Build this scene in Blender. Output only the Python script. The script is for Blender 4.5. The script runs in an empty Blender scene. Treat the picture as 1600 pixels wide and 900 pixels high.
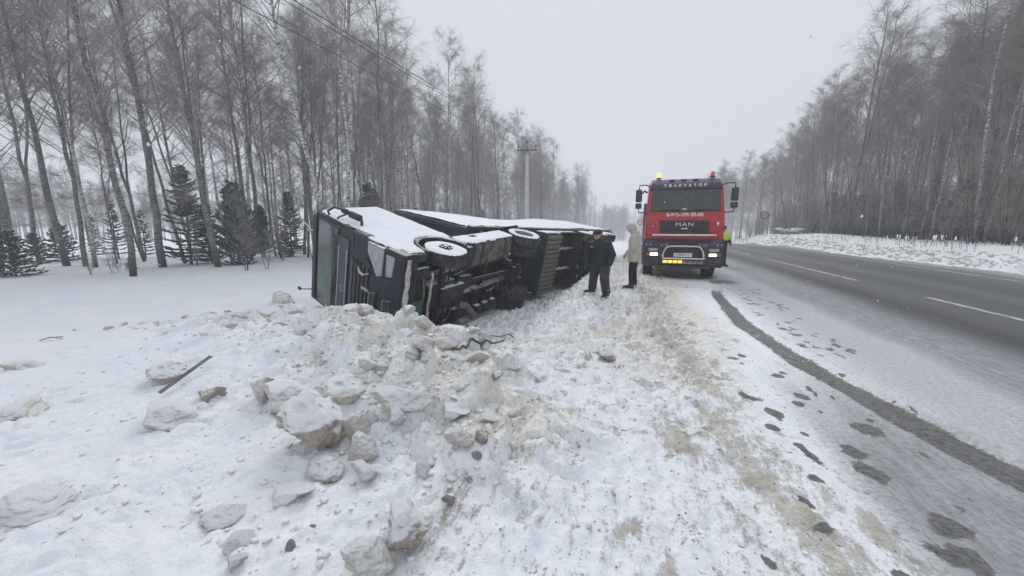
import bpy, bmesh, math, random
import numpy as np
from mathutils import Vector, Matrix
random.seed(7)
SC = bpy.context.scene
COL = SC.collection

# ------------------------------------------------------------------ camera
F_PX = 600.0
PITCH = math.atan(95/F_PX)
YAW = math.atan(190/F_PX*math.cos(PITCH))
EYE = 1.65
cam_d = bpy.data.cameras.new('camera')
cam = bpy.data.objects.new('camera', cam_d); COL.objects.link(cam)
cam_d.sensor_width = 36; cam_d.lens = 36*F_PX/1600
cam_d.clip_start = 0.05; cam_d.clip_end = 3000
cam.location = (0, 0, EYE)
cam.rotation_euler = (math.pi/2-PITCH, 0, YAW)
SC.camera = cam

# ------------------------------------------------------------------ world, overcast daylight
SUN_EL, SUN_ROT = math.radians(38), math.radians(200)
w = bpy.data.worlds.new('World'); SC.world = w; w.use_nodes = True
nt = w.node_tree; nt.nodes.clear()
out = nt.nodes.new('ShaderNodeOutputWorld'); bg = nt.nodes.new('ShaderNodeBackground')
sky = nt.nodes.new('ShaderNodeTexSky'); sky.sky_type = 'NISHITA'; sky.sun_disc = False
sky.sun_elevation = SUN_EL; sky.sun_rotation = SUN_ROT; sky.dust_density = 3
mx = nt.nodes.new('ShaderNodeMix'); mx.data_type = 'RGBA'
mx.inputs[0].default_value = 0.97
mx.inputs[7].default_value = (7.3, 7.62, 8.2, 1)      # even cloud cover
nt.links.new(sky.outputs[0], mx.inputs[6]); nt.links.new(mx.outputs[2], bg.inputs[0])
bg.inputs[1].default_value = 0.1
nt.links.new(bg.outputs[0], out.inputs[0])
sd = bpy.data.lights.new('sun', 'SUN'); sd.energy = 1.5; sd.angle = math.radians(30); sd.color = (1, .97, .93)
so = bpy.data.objects.new('sun', sd); COL.objects.link(so)
so.rotation_euler = (math.pi/2-SUN_EL, 0, math.radians(200))
so.location = (0, 0, 30)
SC.view_settings.view_transform = 'Standard'; SC.view_settings.look = 'None'
SC.view_settings.exposure = 0.0; SC.view_settings.gamma = 1
SC.view_settings.use_curve_mapping = False
SC.cycles.max_bounces = 5; SC.cycles.diffuse_bounces = 3; SC.cycles.glossy_bounces = 2
SC.cycles.transmission_bounces = 3; SC.cycles.volume_bounces = 2; SC.cycles.transparent_max_bounces = 6
SC.cycles.volume_step_rate = 5; SC.cycles.volume_max_steps = 32

# ------------------------------------------------------------------ noise (numpy)
def _h(ix, iy, s):
    n = (ix.astype(np.int64)*374761393 + iy.astype(np.int64)*668265263 + s*1442695041) & 0xffffffff
    n = ((n ^ (n >> 13))*1274126177) & 0xffffffff
    n = (n ^ (n >> 16)) & 0xffffffff
    n = (n*2246822519) & 0xffffffff
    return ((n ^ (n >> 15)) & 0xffffff)/float(0xffffff)
def vn(x, y, s=0):
    x = np.asarray(x, float); y = np.asarray(y, float)
    ix = np.floor(x); iy = np.floor(y); fx = x-ix; fy = y-iy
    fx = fx*fx*fx*(fx*(fx*6-15)+10); fy = fy*fy*fy*(fy*(fy*6-15)+10)
    a = _h(ix, iy, s); b = _h(ix+1, iy, s); c = _h(ix, iy+1, s); d = _h(ix+1, iy+1, s)
    return (a*(1-fx)+b*fx)*(1-fy)+(c*(1-fx)+d*fx)*fy
def fbm(x, y, s=0, o=4, g=.5):
    r = 0; a = 1; t = 0
    for k in range(o):
        r = r+a*vn(x*2**k+17.3*k, y*2**k-9.1*k, s+k); t += a; a *= g
    return r/t
def vn3(p, s=0):
    i = np.floor(p); f = p-i; f = f*f*(3-2*f); r = 0
    for dx in (0, 1):
        for dy in (0, 1):
            for dz in (0, 1):
                w_ = (f[:, 0] if dx else 1-f[:, 0])*(f[:, 1] if dy else 1-f[:, 1])*(f[:, 2] if dz else 1-f[:, 2])
                r = r+w_*_h(i[:, 0]+dx+(i[:, 2]+dz)*57, i[:, 1]+dy+(i[:, 2]+dz)*131, s)
    return r
def fbm3(p, s=0, o=4, g=.5):
    r = 0; a = 1; t = 0
    for k in range(o): r = r+a*vn3(p*2**k+17.3*k, s+k); t += a; a *= g
    return r/t
def worley(x, y, s=0):
    """clods: returns F1, F2, a random per nearest cell and the offset to it"""
    x = np.asarray(x, float); y = np.asarray(y, float)
    ix = np.floor(x); iy = np.floor(y)
    f1 = np.full(x.shape, 9.); f2 = f1.copy(); rid = np.zeros(x.shape); ox = rid.copy(); oy = rid.copy()
    for dx in (-1, 0, 1):
        for dy in (-1, 0, 1):
            cx = ix+dx; cy = iy+dy
            px = cx+_h(cx, cy, s); py = cy+_h(cx, cy, s+1)
            d = np.hypot(px-x, py-y); r = _h(cx, cy, s+2)
            n1 = d < f1
            f2 = np.where(n1, f1, np.minimum(f2, d))
            f1 = np.where(n1, d, f1); rid = np.where(n1, r, rid)
            ox = np.where(n1, x-px, ox); oy = np.where(n1, y-py, oy)
    return f1, f2, rid, ox, oy
def sst(a, b, x):
    t = np.clip((x-a)/(b-a), 0, 1); return t*t*(3-2*t)
def ray(px, py):
    cp, sp, ca, sa = math.cos(PITCH), math.sin(PITCH), math.cos(YAW), math.sin(YAW)
    fw = Vector((-sa*cp, ca*cp, -sp)); rt = Vector((ca, sa, 0)); up = rt.cross(fw)
    return fw*F_PX+rt*(px-800)+up*(450-py)
def seg_d(x, y, pts):
    """distance to a polyline, position along it (0..1) and the signed side"""
    best = np.full(np.shape(x), 1e9); tt = np.zeros(np.shape(x)); sg = np.zeros(np.shape(x)); n = len(pts)-1
    for i in range(n):
        ax, ay = pts[i][:2]; bx, by = pts[i+1][:2]
        dx, dy = bx-ax, by-ay; L = dx*dx+dy*dy
        t = np.clip(((x-ax)*dx+(y-ay)*dy)/L, 0, 1)
        d = np.hypot(x-ax-t*dx, y-ay-t*dy)
        m = d < best
        best = np.where(m, d, best); tt = np.where(m, (i+t)/n, tt)
        sg = np.where(m, np.sign(dx*(y-ay)-dy*(x-ax)), sg)
    return best, tt, sg

# ------------------------------------------------------------------ terrain shape
CREST = [(-8.2, 5.9), (-6.5, 5.35), (-4.3, 4.95), (-2.9, 4.25), (-2.0, 3.55), (-1.25, 2.7)]
CREST_H = [.08, .42, .58, .52, .38, .17]
RUT = [(2.55, 13.6), (2.05, 10.4), (1.88, 7.3), (2.08, 5.3), (2.5, 3.3), (2.95, 2.0), (3.6, 0.6), (4.4, -2)]
def terrain_parts(x, y):
    yy = np.maximum(y-28, 0)
    drop = -np.where(yy < 35, .0005*yy*yy, .6125+.035*(yy-35))
    drop = np.maximum(drop, -4.8)
    # ditch on the left verge, where the lorry lies
    amp = sst(3.2, 7.5, y)*(1.0+.3*sst(8, 20, y))*(1-.75*sst(24, 34, y))
    ditch = -amp*sst(-.9, -3.1, x)
    out_l = sst(-6.5, -9.5, x)
    ditch = ditch*(1-out_l)-.42*out_l*sst(1, 7, y)
    far_l = -.3*sst(-11, -40, x)
    # right-hand snow bank
    bx = x+.5*(vn(y*.21, y*0, 5)-.5)
    bank = .30*sst(12.05, 12.9, bx)+.22*sst(12.8, 14.0, bx)+.18*sst(14, 19, bx)-.5*sst(24, 45, bx)
    # second mound of the bank far along
    bank = bank+.55*np.exp(-((y-47)/7.)**2)*sst(11.9, 13.2, bx)*(1-sst(17, 24, bx))
    d, t, sg = seg_d(x, y, CREST)
    hh = np.interp(t, np.linspace(0, 1, len(CREST)), CREST_H)
    front = (sg < 0)
    fwd_ = np.interp(t, [0, .35, .7, 1], [2.1, 2.15, 1.6, .85]); wf = np.where(front, fwd_, 1.15)
    pile = hh*np.exp(-(d/wf*1.35)**2)
    pm = np.exp(-(d/np.where(front, fwd_*.82, 1.0))**4)*sst(0, .12, t+.05)
    return drop, ditch+far_l, bank, pile, pm, d, t, front
def terrain(x, y, fine=True):
    x = np.asarray(x, float); y = np.asarray(y, float)
    drop, ditch, bank, pile, pm, d, t, front = terrain_parts(x, y)
    z = drop+ditch+bank+pile
    left = sst(1.6, .2, x)
    # foreground apron on the left
    apron = sst(-1.0, -3.0, x)*sst(5.2, 3.0, y)
    z = z+apron*(.10*fbm(x*.9, y*.9, 21, 3)-.02)
    if fine:
        wx = x+.25*(fbm(x*2, y*2, 31, 2)-.5); wy = y+.25*(fbm(x*2, y*2, 41, 2)-.5)
        f1, f2, r, ox, oy = worley(wx*2.3, wy*2.3, 3)
        g = f2-f1
        clod = (.30*r-.10)+.35*(r-.5)*ox+.4*(_h(np.floor(r*997), np.floor(r*331), 8)-.5)*oy
        c1 = clod*sst(0, .22, g)
        f1, f2, r2, ox, oy = worley(wx*6.2+3, wy*6.2, 13)
        c2 = ((r2-.35)+.8*(r2-.5)*ox)*sst(0, .28, f2-f1)
        f1, f2, r3, ox, oy = worley(wx*15, wy*15+5, 23)
        c3 = (r3-.4)*sst(0, .4, f2-f1)
        c4 = fbm(wx*9, wy*9, 43, 4)-.5
        z = z+pm*(c1*.85+c2*.10+c3*.020+c4*.10+(fbm(wx*26, wy*26, 47, 3)-.5)*.02)
        # churned verge and ditch side
        verge = left*sst(-4.4, -3.4, x)*sst(30, 20, y)*(1-pm)
        rough = .34+.85*sst(3, 7, y)
        z = z+verge*rough*1.35*(c2*.06*sst(.42, .6, fbm(x*.9, y*.7, 53, 2))+c3*.036+c2*.05*sst(4, 6, y)+c4*.13+.17*(fbm(x*2.2, y*2.0, 51, 5)-.5))+left*sst(1.5, .2, x)*sst(30, 10, y)*.03*(fbm(x*7, y*7, 57, 4)-.5)
        z = z+apron*(1-pm)*((c2*.05)*sst(.5, .72, fbm(x*1.4, y*1.4, 61, 2))+c3*.008+.03*(fbm(x*6, y*6, 63, 3)-.5))
        # tracks pressed into the verge
        for gx, gw, gd in ((-.42, .05, .032), (-.10, .045, .03), (.28, .05, .034), (.46, .04, .03), (.66, .06, .03)):
            cx = gx+.06*np.sin(y*.8+gx*9)-.03*(y-4)
            z = z-gd*np.exp(-((x-cx)/gw)**2)*sst(9, 6, y)*(.4+.6*vn(x*3, y*2, 71))*1.5
        # dirt ridge
        cx = .12+.0*y+np.interp(y, [0, 2.2, 4.5, 8.3, 14], [1.15, .95, .62, .35, .2])
        dm = np.exp(-((x-cx)/.38)**2)*sst(15, 11, y)
        z = z+dm*(.03+.03*(c3)+.05*(fbm(x*5, y*3, 81, 3)-.5))
        dr, tr_, sr = seg_d(x, y, RUT)
        wid = np.interp(tr_, [0, .3, .6, 1], [.12, .16, .17, .2])*(.8+.5*fbm(x*1.3, y*1.3, 171, 3))
        z = z-.018*sst(1.3, .8, dr/wid)+.028*fbm(x*9, y*9, 173, 3)*np.exp(-((dr/wid-1.4)/.35)**2)*sst(0, .1, tr_)
        # bank clods
        bm_ = sst(12.1, 12.5, x)*sst(14.6, 13.6, x)
        f1, f2, r4, ox, oy = worley(x*2.2, y*1.6, 33)
        z = z+bm_*((r4-.4)*.26*sst(0, .3, f2-f1)+.08*(fbm(x*5, y*4, 91, 3)-.5))
        fl = sst(-6, -9, x)+sst(14.5, 17, x)
        z = z+fl*.08*(fbm(x*.35, y*.35, 95, 3)-.5)
    return z
def tz(x, y): return float(terrain(np.array([x]), np.array([y]))[0])
def ground_at(px, py):
    """the point of the ground seen at a place of the photograph (1600 x 900)"""
    d = ray(px, py); d.normalize(); p = Vector((0, 0, EYE))
    ts = np.concatenate([np.arange(.8, 12, .02), np.arange(12, 90, .1)])
    X = d.x*ts; Y = d.y*ts; Z = EYE+d.z*ts
    g = terrain(X, Y)
    k = np.argmax(Z < g)
    return Vector((X[k], Y[k], g[k]))

# ------------------------------------------------------------------ materials
MATS = {}
def nmat(name):
    m = bpy.data.materials.new(name); m.use_nodes = True
    n = m.node_tree; b = n.nodes['Principled BSDF']
    return m, n, b
def N(n, t, **kw):
    o = n.nodes.new(t)
    for k, v in kw.items():
        if k.startswith('i_'): o.inputs[k[2:].replace('_', ' ')].default_value = v
        else: setattr(o, k, v)
    return o
def mixc(n, fac, a, b, blend='MIX'):
    o = n.nodes.new('ShaderNodeMix'); o.data_type = 'RGBA'; o.blend_type = blend
    for i, v in ((0, fac), (6, a), (7, b)):
        if hasattr(v, 'links') or isinstance(v, bpy.types.NodeSocket): n.links.new(v, o.inputs[i])
        else: o.inputs[i].default_value = (v if i == 0 else (*v, 1))
    return o.outputs[2]
def mathn(n, op, a, b=None, c=None, clamp=False):
    o = n.nodes.new('ShaderNodeMath'); o.operation = op; o.use_clamp = clamp
    for i, v in enumerate((a, b, c)):
        if v is None: continue
        if isinstance(v, bpy.types.NodeSocket): n.links.new(v, o.inputs[i])
        else: o.inputs[i].default_value = v
    return o.outputs[0]
def rng(n, v, a, b, c=0., d=1.):
    o = n.nodes.new('ShaderNodeMapRange'); o.interpolation_type = 'SMOOTHSTEP'
    n.links.new(v, o.inputs[0])
    for i, q in enumerate((a, b, c, d)): o.inputs[i+1].default_value = q
    return o.outputs[0]
def noise(n, scale, detail=4, rough=.55, coord='Object', vec=None, stretch=None, dist=0.):
    if vec is None:
        tc = n.nodes.new('ShaderNodeTexCoord'); vec = tc.outputs[coord]
    if stretch:
        mp = n.nodes.new('ShaderNodeMapping'); mp.inputs['Scale'].default_value = stretch
        n.links.new(vec, mp.inputs[0]); vec = mp.outputs[0]
    o = n.nodes.new('ShaderNodeTexNoise'); n.links.new(vec, o.inputs['Vector'])
    o.inputs['Scale'].default_value = scale; o.inputs['Detail'].default_value = detail
    o.inputs['Roughness'].default_value = rough; o.inputs['Distortion'].default_value = dist
    return o.outputs['Fac']
def bump(n, b, h, strength=.5, dist=.02):
    o = n.nodes.new('ShaderNodeBump'); o.inputs['Strength'].default_value = strength
    o.inputs['Distance'].default_value = dist
    n.links.new(h, o.inputs['Height']); n.links.new(o.outputs[0], b.inputs['Normal'])
def mat(name, col, rough=.5, metal=0., col2=None, scale=6., lo=.45, hi=.7, bmp=0., spec=None, coat=0., emit=None, snow=0., stretch=None):
    """paint, plastic, metal ... with a second colour of dirt or wear in patches; snow > 0 lets snow lie on what faces up"""
    if name in MATS: return MATS[name]
    m, n, b = nmat(name)
    b.inputs['Roughness'].default_value = rough; b.inputs['Metallic'].default_value = metal
    if spec is not None: b.inputs['Specular IOR Level'].default_value = spec
    if coat: b.inputs['Coat Weight'].default_value = coat; b.inputs['Coat Roughness'].default_value = .15
    b.inputs['Base Color'].default_value = (*col, 1)
    c = None
    if col2 is not None or bmp:
        nz = noise(n, scale, 5, .6, stretch=stretch)
    if col2 is not None:
        c = mixc(n, rng(n, nz, lo, hi), col, col2)
        r = rng(n, nz, lo, hi, rough, min(1, rough+.3)); n.links.new(r, b.inputs['Roughness'])
    if snow:
        ge = n.nodes.new('ShaderNodeNewGeometry'); sx = n.nodes.new('ShaderNodeSeparateXYZ')
        n.links.new(ge.outputs['Normal'], sx.inputs[0])
        nn = noise(n, 9, 4, .6)
        v = mathn(n, 'ADD', sx.outputs[2], mathn(n, 'MULTIPLY', nn, .5))
        f = rng(n, v, 1.05-snow*.5, 1.2-snow*.5)
        c = mixc(n, f, c if c is not None else col, (.78, .82, .88))
    if c is not None: n.links.new(c, b.inputs['Base Color'])
    if bmp: bump(n, b, nz, bmp, .01)
    if emit:
        b.inputs['Emission Color'].default_value = (*emit[0], 1); b.inputs['Emission Strength'].default_value = emit[1]
    MATS[name] = m; return m

def snow_mat():
    m, n, b = nmat('fresh_snow')
    a = noise(n, 3, 5, .6); f = noise(n, 60, 3, .6)
    c = mixc(n, rng(n, a, .35, .75), (.80, .84, .90), (.86, .88, .92))
    n.links.new(c, b.inputs['Base Color']); b.inputs['Roughness'].default_value = .75
    b.inputs['Specular IOR Level'].default_value = .2
    h = mathn(n, 'ADD', mathn(n, 'MULTIPLY', a, 1.), mathn(n, 'MULTIPLY', f, .12)); bump(n, b, h, .4, .03)
    return m
SNOW = snow_mat()
def chunk_mat(name, side, side2, top=(.83, .85, .88), amount=.25):
    m, n, b = nmat(name)
    ge = n.nodes.new('ShaderNodeNewGeometry'); sx = n.nodes.new('ShaderNodeSeparateXYZ')
    n.links.new(ge.outputs['Normal'], sx.inputs[0])
    oi = n.nodes.new('ShaderNodeObjectInfo')
    big = noise(n, 2.2, 5, .62); sm = noise(n, 14, 5, .65); fine = noise(n, 55, 3, .6)
    dirt = mixc(n, rng(n, sm, .35, .68), side, side2)
    v = mathn(n, 'ADD', sx.outputs[2], mathn(n, 'MULTIPLY', mathn(n, 'SUBTRACT', big, .5), 1.6))
    v = mathn(n, 'ADD', v, mathn(n, 'MULTIPLY', mathn(n, 'SUBTRACT', oi.outputs['Random'], .5), .5))
    f = rng(n, v, amount-.22, amount+.3)
    c = mixc(n, f, dirt, top)
    sp = rng(n, noise(n, 38, 2, .5), .70, .74)
    c = mixc(n, mathn(n, 'MULTIPLY', sp, .55), c, (.25, .24, .22))
    n.links.new(c, b.inputs['Base Color']); b.inputs['Roughness'].default_value = .7
    b.inputs['Specular IOR Level'].default_value = .25
    h = mathn(n, 'ADD', sm, mathn(n, 'MULTIPLY', fine, .4)); bump(n, b, h, .75, .022)
    return m
M_CHUNK = chunk_mat('packed_snow', (.58, .54, .47), (.74, .72, .67), amount=.42)
M_CHUNK_D = chunk_mat('dirty_packed_snow', (.36, .315, .255), (.55, .50, .43), amount=.5)
M_STONE = mat('dirty_ice_clod', (.22, .21, .20), .7, col2=(.36, .35, .34), scale=14, bmp=.6)

def ground_mat():
    m, n, b = nmat('snowy_ground')
    at = n.nodes.new('ShaderNodeAttribute'); at.attribute_name = 'mask'
    sp = n.nodes.new('ShaderNodeSeparateColor'); n.links.new(at.outputs['Color'], sp.inputs[0])
    at2 = n.nodes.new('ShaderNodeAttribute'); at2.attribute_name = 'mask2'
    sp2 = n.nodes.new('ShaderNodeSeparateColor'); n.links.new(at2.outputs['Color'], sp2.inputs[0])
    dirt, wet_shade, slush = sp.outputs[0], sp.outputs[1], sp.outputs[2]
    road, tone, speck = sp2.outputs[0], sp2.outputs[1], sp2.outputs[2]
    n1 = noise(n, 1.3, 5, .6); n2 = noise(n, 7, 6, .68); n3 = noise(n, 28, 5, .7); n4 = noise(n, 90, 3, .7); n5 = noise(n, 52, 5, .75)
    snow = mixc(n, rng(n, n1, .35, .7), (.82, .86, .91), (.88, .90, .93))
    snow = mixc(n, mathn(n, 'MULTIPLY', rng(n, n3, .48, .7), .22), snow, (.62, .63, .65))
    at3 = n.nodes.new('ShaderNodeAttribute'); at3.attribute_name = 'mask3'; sp3 = n.nodes.new('ShaderNodeSeparateColor'); n.links.new(at3.outputs['Color'], sp3.inputs[0])
    cv = mathn(n, 'ADD', sp3.outputs[0], mathn(n, 'MULTIPLY', mathn(n, 'SUBTRACT', mathn(n, 'ADD', mathn(n, 'MULTIPLY', n2, .5), mathn(n, 'MULTIPLY', n3, .5)), .5), 2.4))
    snow = mixc(n, rng(n, cv, .45, .85), snow, mixc(n, rng(n, n3, .4, .7), (.79, .77, .72), (.66, .635, .575)))
    # specks of grit
    tc = n.nodes.new('ShaderNodeTexCoord')
    ns = noise(n, 16, 6, .75, stretch=(1.5, .45, 1.)); vo = n.nodes.new('ShaderNodeTexVoronoi'); vo.inputs['Scale'].default_value = 17; n.links.new(tc.outputs['Object'], vo.inputs['Vector'])
    vo.inputs['Randomness'].default_value = 1
    gr = mathn(n, 'LESS_THAN', vo.outputs['Distance'], mathn(n, 'MULTIPLY', rng(n, n2, .45, .72), mathn(n, 'MULTIPLY', speck, .36)))
    snow = mixc(n, mathn(n, 'MULTIPLY', gr, .75), snow, (.24, .235, .225))
    # blotches of trampled dirty snow
    dcol = mixc(n, rng(n, n3, .35, .65), (.42, .39, .33), (.64, .62, .58))
    dcol = mixc(n, mathn(n, 'MULTIPLY', rng(n, n2, .52, .66), .7), dcol, (.30, .275, .235))
    dv = mathn(n, 'ADD', dirt, mathn(n, 'MULTIPLY', mathn(n, 'SUBTRACT', mathn(n, 'ADD', mathn(n, 'MULTIPLY', n2, .30), mathn(n, 'ADD', mathn(n, 'MULTIPLY', ns, .45), mathn(n, 'MULTIPLY', n5, .25))), .5), 3.6))
    df = rng(n, dv, .40, .80)
    c = mixc(n, df, snow, dcol)
    # grey slush, rolled by tyres
    st = noise(n, 5, 6, .7, stretch=(3., .55, 1.), coord='Object')
    scol = mixc(n, rng(n, st, .35, .7), (.25, .26, .275), (.46, .47, .495))
    scol = mixc(n, mathn(n, 'MULTIPLY', rng(n, n3, .45, .7), .5), scol, (.22, .225, .235))
    sv = mathn(n, 'ADD', slush, mathn(n, 'MULTIPLY', mathn(n, 'SUBTRACT', mathn(n, 'ADD', mathn(n, 'MULTIPLY', st, .5), mathn(n, 'MULTIPLY', n3, .5)), .5), .9))
    c = mixc(n, rng(n, sv, .25, .85), c, scol)
    # asphalt with worn wheel lanes
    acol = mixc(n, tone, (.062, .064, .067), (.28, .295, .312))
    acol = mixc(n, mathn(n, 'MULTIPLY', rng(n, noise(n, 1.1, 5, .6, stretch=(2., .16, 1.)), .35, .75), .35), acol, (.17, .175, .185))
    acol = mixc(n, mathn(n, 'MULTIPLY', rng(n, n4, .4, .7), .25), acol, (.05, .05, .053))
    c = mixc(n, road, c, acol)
    # wet dark prints, wheel track, and shade painted under the recovery truck
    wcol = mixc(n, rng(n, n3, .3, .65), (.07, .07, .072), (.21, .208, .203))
    wv = mathn(n, 'ADD', wet_shade, mathn(n, 'MULTIPLY', mathn(n, 'SUBTRACT', mathn(n, 'ADD', mathn(n, 'MULTIPLY', n3, .5), mathn(n, 'MULTIPLY', n2, .5)), .5), .95))
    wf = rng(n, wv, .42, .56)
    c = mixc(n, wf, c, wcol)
    n.links.new(c, b.inputs['Base Color'])
    r = mathn(n, 'SUBTRACT', .8, mathn(n, 'MULTIPLY', wf, .3)); r = mathn(n, 'SUBTRACT', r, mathn(n, 'MULTIPLY', road, .22))
    n.links.new(r, b.inputs['Roughness']); b.inputs['Specular IOR Level'].default_value = .3
    h = mathn(n, 'ADD', mathn(n, 'MULTIPLY', n2, 1.), mathn(n, 'MULTIPLY', n3, .55)); h = mathn(n, 'ADD', h, mathn(n, 'MULTIPLY', n4, .2))
    h = mathn(n, 'SUBTRACT', h, mathn(n, 'MULTIPLY', df, .25)); h = mathn(n, 'SUBTRACT', h, mathn(n, 'MULTIPLY', wf, .3))
    k = mathn(n, 'SUBTRACT', 1., mathn(n, 'MULTIPLY', road, .93)); k = mathn(n, 'MULTIPLY', k, mathn(n, 'SUBTRACT', 1., mathn(n, 'MULTIPLY', sp2.outputs[2], 0)))
    bo = n.nodes.new('ShaderNodeBump'); bo.inputs['Distance'].default_value = .022
    n.links.new(mathn(n, 'MULTIPLY', k, .85), bo.inputs['Strength']); n.links.new(h, bo.inputs['Height'])
    n.links.new(bo.outputs[0], b.inputs['Normal'])
    return m

# ------------------------------------------------------------------ mesh helpers
def tag(o, label=None, cat=None, group=None, kind=None):
    for k, v in (('label', label), ('category', cat), ('group', group), ('kind', kind)):
        if v: o[k] = v
    return o
def empty(name, loc=(0, 0, 0), rz=0, label=None, cat=None, group=None):
    o = bpy.data.objects.new(name, None); COL.objects.link(o); o.location = loc; o.rotation_euler = (0, 0, rz)
    o.empty_display_size = .2
    return tag(o, label, cat, group)
def link(name, me, parent=None, m=None):
    o = bpy.data.objects.new(name, me); COL.objects.link(o)
    if parent: o.parent = parent
    if m is not None:
        for q in (m if isinstance(m, (list, tuple)) else [m]): me.materials.append(q)
    return o
def from_np(name, v, f, smooth=True):
    """numpy mesh; f is an (n,3) or (n,4) array"""
    me = bpy.data.meshes.new(name); v = np.asarray(v, np.float32); f = np.asarray(f, np.int32)
    k = f.shape[1]
    me.vertices.add(len(v)); me.vertices.foreach_set('co', v.ravel())
    me.loops.add(f.size); me.loops.foreach_set('vertex_index', f.ravel())
    me.polygons.add(len(f)); me.polygons.foreach_set('loop_start', np.arange(0, f.size, k, dtype=np.int32))
    if smooth: me.polygons.foreach_set('use_smooth', np.ones(len(f), bool))
    me.update(calc_edges=True); return me
class MB:
    """collects shapes; build() links them as ONE mesh object"""
    def __init__(s): s.v = []; s.f = []; s.mi = []; s.cur = 0
    def add(s, vs, fs):
        o = len(s.v); s.v += [tuple(q) for q in vs]; s.f += [tuple(i+o for i in q) for q in fs]; s.mi += [s.cur]*len(fs); return s
    def box(s, c, d, rot=None, taper=(1, 1)):
        x, y, z = (q/2 for q in d); vs = []
        for sz in (-1, 1):
            kx, ky = taper if sz > 0 else (1, 1)
            for sx, sy in ((-1, -1), (1, -1), (1, 1), (-1, 1)):
                p = Vector((sx*x*kx, sy*y*ky, sz*z))
                if rot is not None: p = rot @ p
                vs.append(p+Vector(c))
        return s.add(vs, [(3, 2, 1, 0), (4, 5, 6, 7), (0, 1, 5, 4), (1, 2, 6, 5), (2, 3, 7, 6), (3, 0, 4, 7)])
    def cyl(s, a, b, r, r2=None, n=16, cap=True):
        a, b = Vector(a), Vector(b); r2 = r if r2 is None else r2
        d = (b-a).normalized(); u = d.orthogonal().normalized(); w_ = d.cross(u); vs = []
        for p, q in ((a, r), (b, r2)):
            for i in range(n):
                t = 2*math.pi*i/n; vs.append(p+(u*math.cos(t)+w_*math.sin(t))*q)
        fs = [(i, (i+1) % n, n+(i+1) % n, n+i) for i in range(n)]
        if cap: fs += [tuple(range(n-1, -1, -1)), tuple(range(n, 2*n))]
        return s.add(vs, fs)
    def tube(s, pts, r, n=8):
        pts = [Vector(p) for p in pts]; rs = r if isinstance(r, (list, tuple)) else [r]*len(pts)
        vs = []; u = None
        for i, p in enumerate(pts):
            d = (pts[min(i+1, len(pts)-1)]-pts[max(i-1, 0)]).normalized()
            if u is None: u = d.orthogonal().normalized()
            u = (u-d*u.dot(d)).normalized(); w_ = d.cross(u)
            for k in range(n):
                t = 2*math.pi*k/n; vs.append(p+(u*math.cos(t)+w_*math.sin(t))*rs[i])
        fs = []
        for i in range(len(pts)-1):
            for k in range(n): fs.append((i*n+k, i*n+(k+1) % n, (i+1)*n+(k+1) % n, (i+1)*n+k))
        fs += [tuple(range(n-1, -1, -1)), tuple(range((len(pts)-1)*n, len(pts)*n))]
        return s.add(vs, fs)
    def prism(s, prof, x0, x1, axis='x'):
        """a profile (closed polygon) pushed along an axis; prof gives the other two coordinates in order"""
        n = len(prof); vs = []
        for x in (x0, x1):
            for a, b in prof:
                vs.append({'x': (x, a, b), 'y': (a, x, b), 'z': (a, b, x)}[axis])
        return s.add(vs, [tuple(range(n-1, -1, -1)), tuple(range(n, 2*n))]+[(i, (i+1) % n, n+(i+1) % n, n+i) for i in range(n)])
    def lathe(s, prof, c, axis='x', n=28):
        """prof: list of (along axis, radius)"""
        vs = []; m_ = len(prof)
        for a, r in prof:
            for k in range(n):
                t = 2*math.pi*k/n; p = (r*math.cos(t), r*math.sin(t))
                q = {'x': (a, p[0], p[1]), 'y': (p[0], a, p[1]), 'z': (p[0], p[1], a)}[axis]
                vs.append(Vector(q)+Vector(c))
        fs = [(i*n+k, i*n+(k+1) % n, (i+1)*n+(k+1) % n, (i+1)*n+k) for i in range(m_-1) for k in range(n)]
        if prof[0][1] > 1e-5: fs.append(tuple(range(n-1, -1, -1)))
        if prof[-1][1] > 1e-5: fs.append(tuple(range((m_-1)*n, m_*n)))
        return s.add(vs, fs)
    def ell(s, c, r, rot=None, n=14, m_=9):
        vs = []
        for i in range(m_+1):
            a = math.pi*i/m_
            for k in range(n):
                t = 2*math.pi*k/n; p = Vector((r[0]*math.sin(a)*math.cos(t), r[1]*math.sin(a)*math.sin(t), r[2]*math.cos(a)))
                if rot is not None: p = rot @ p
                vs.append(p+Vector(c))
        return s.add(vs, [(i*n+k, (i+1)*n+k, (i+1)*n+(k+1) % n, i*n+(k+1) % n) for i in range(m_) for k in range(n)])
    def loft(s, secs, n=14):
        """elliptic sections: (centre, half width x, half depth y [, direction])"""
        vs = []
        for sec in secs:
            c, rx, ry = Vector(sec[0]), sec[1], sec[2]
            d = Vector(sec[3]).normalized() if len(sec) > 3 else Vector((0, 0, 1))
            ux = Vector((1, 0, 0)); ux = (ux-d*ux.dot(d)).normalized(); uy = d.cross(ux)
            for k in range(n):
                t = 2*math.pi*k/n; vs.append(c+ux*(rx*math.cos(t))+uy*(ry*math.sin(t)))
        m_ = len(secs)
        return s.add(vs, [(i*n+k, i*n+(k+1) % n, (i+1)*n+(k+1) % n, (i+1)*n+k) for i in range(m_-1) for k in range(n)]+[tuple(range(n-1, -1, -1)), tuple(range((m_-1)*n, m_*n))])
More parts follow.
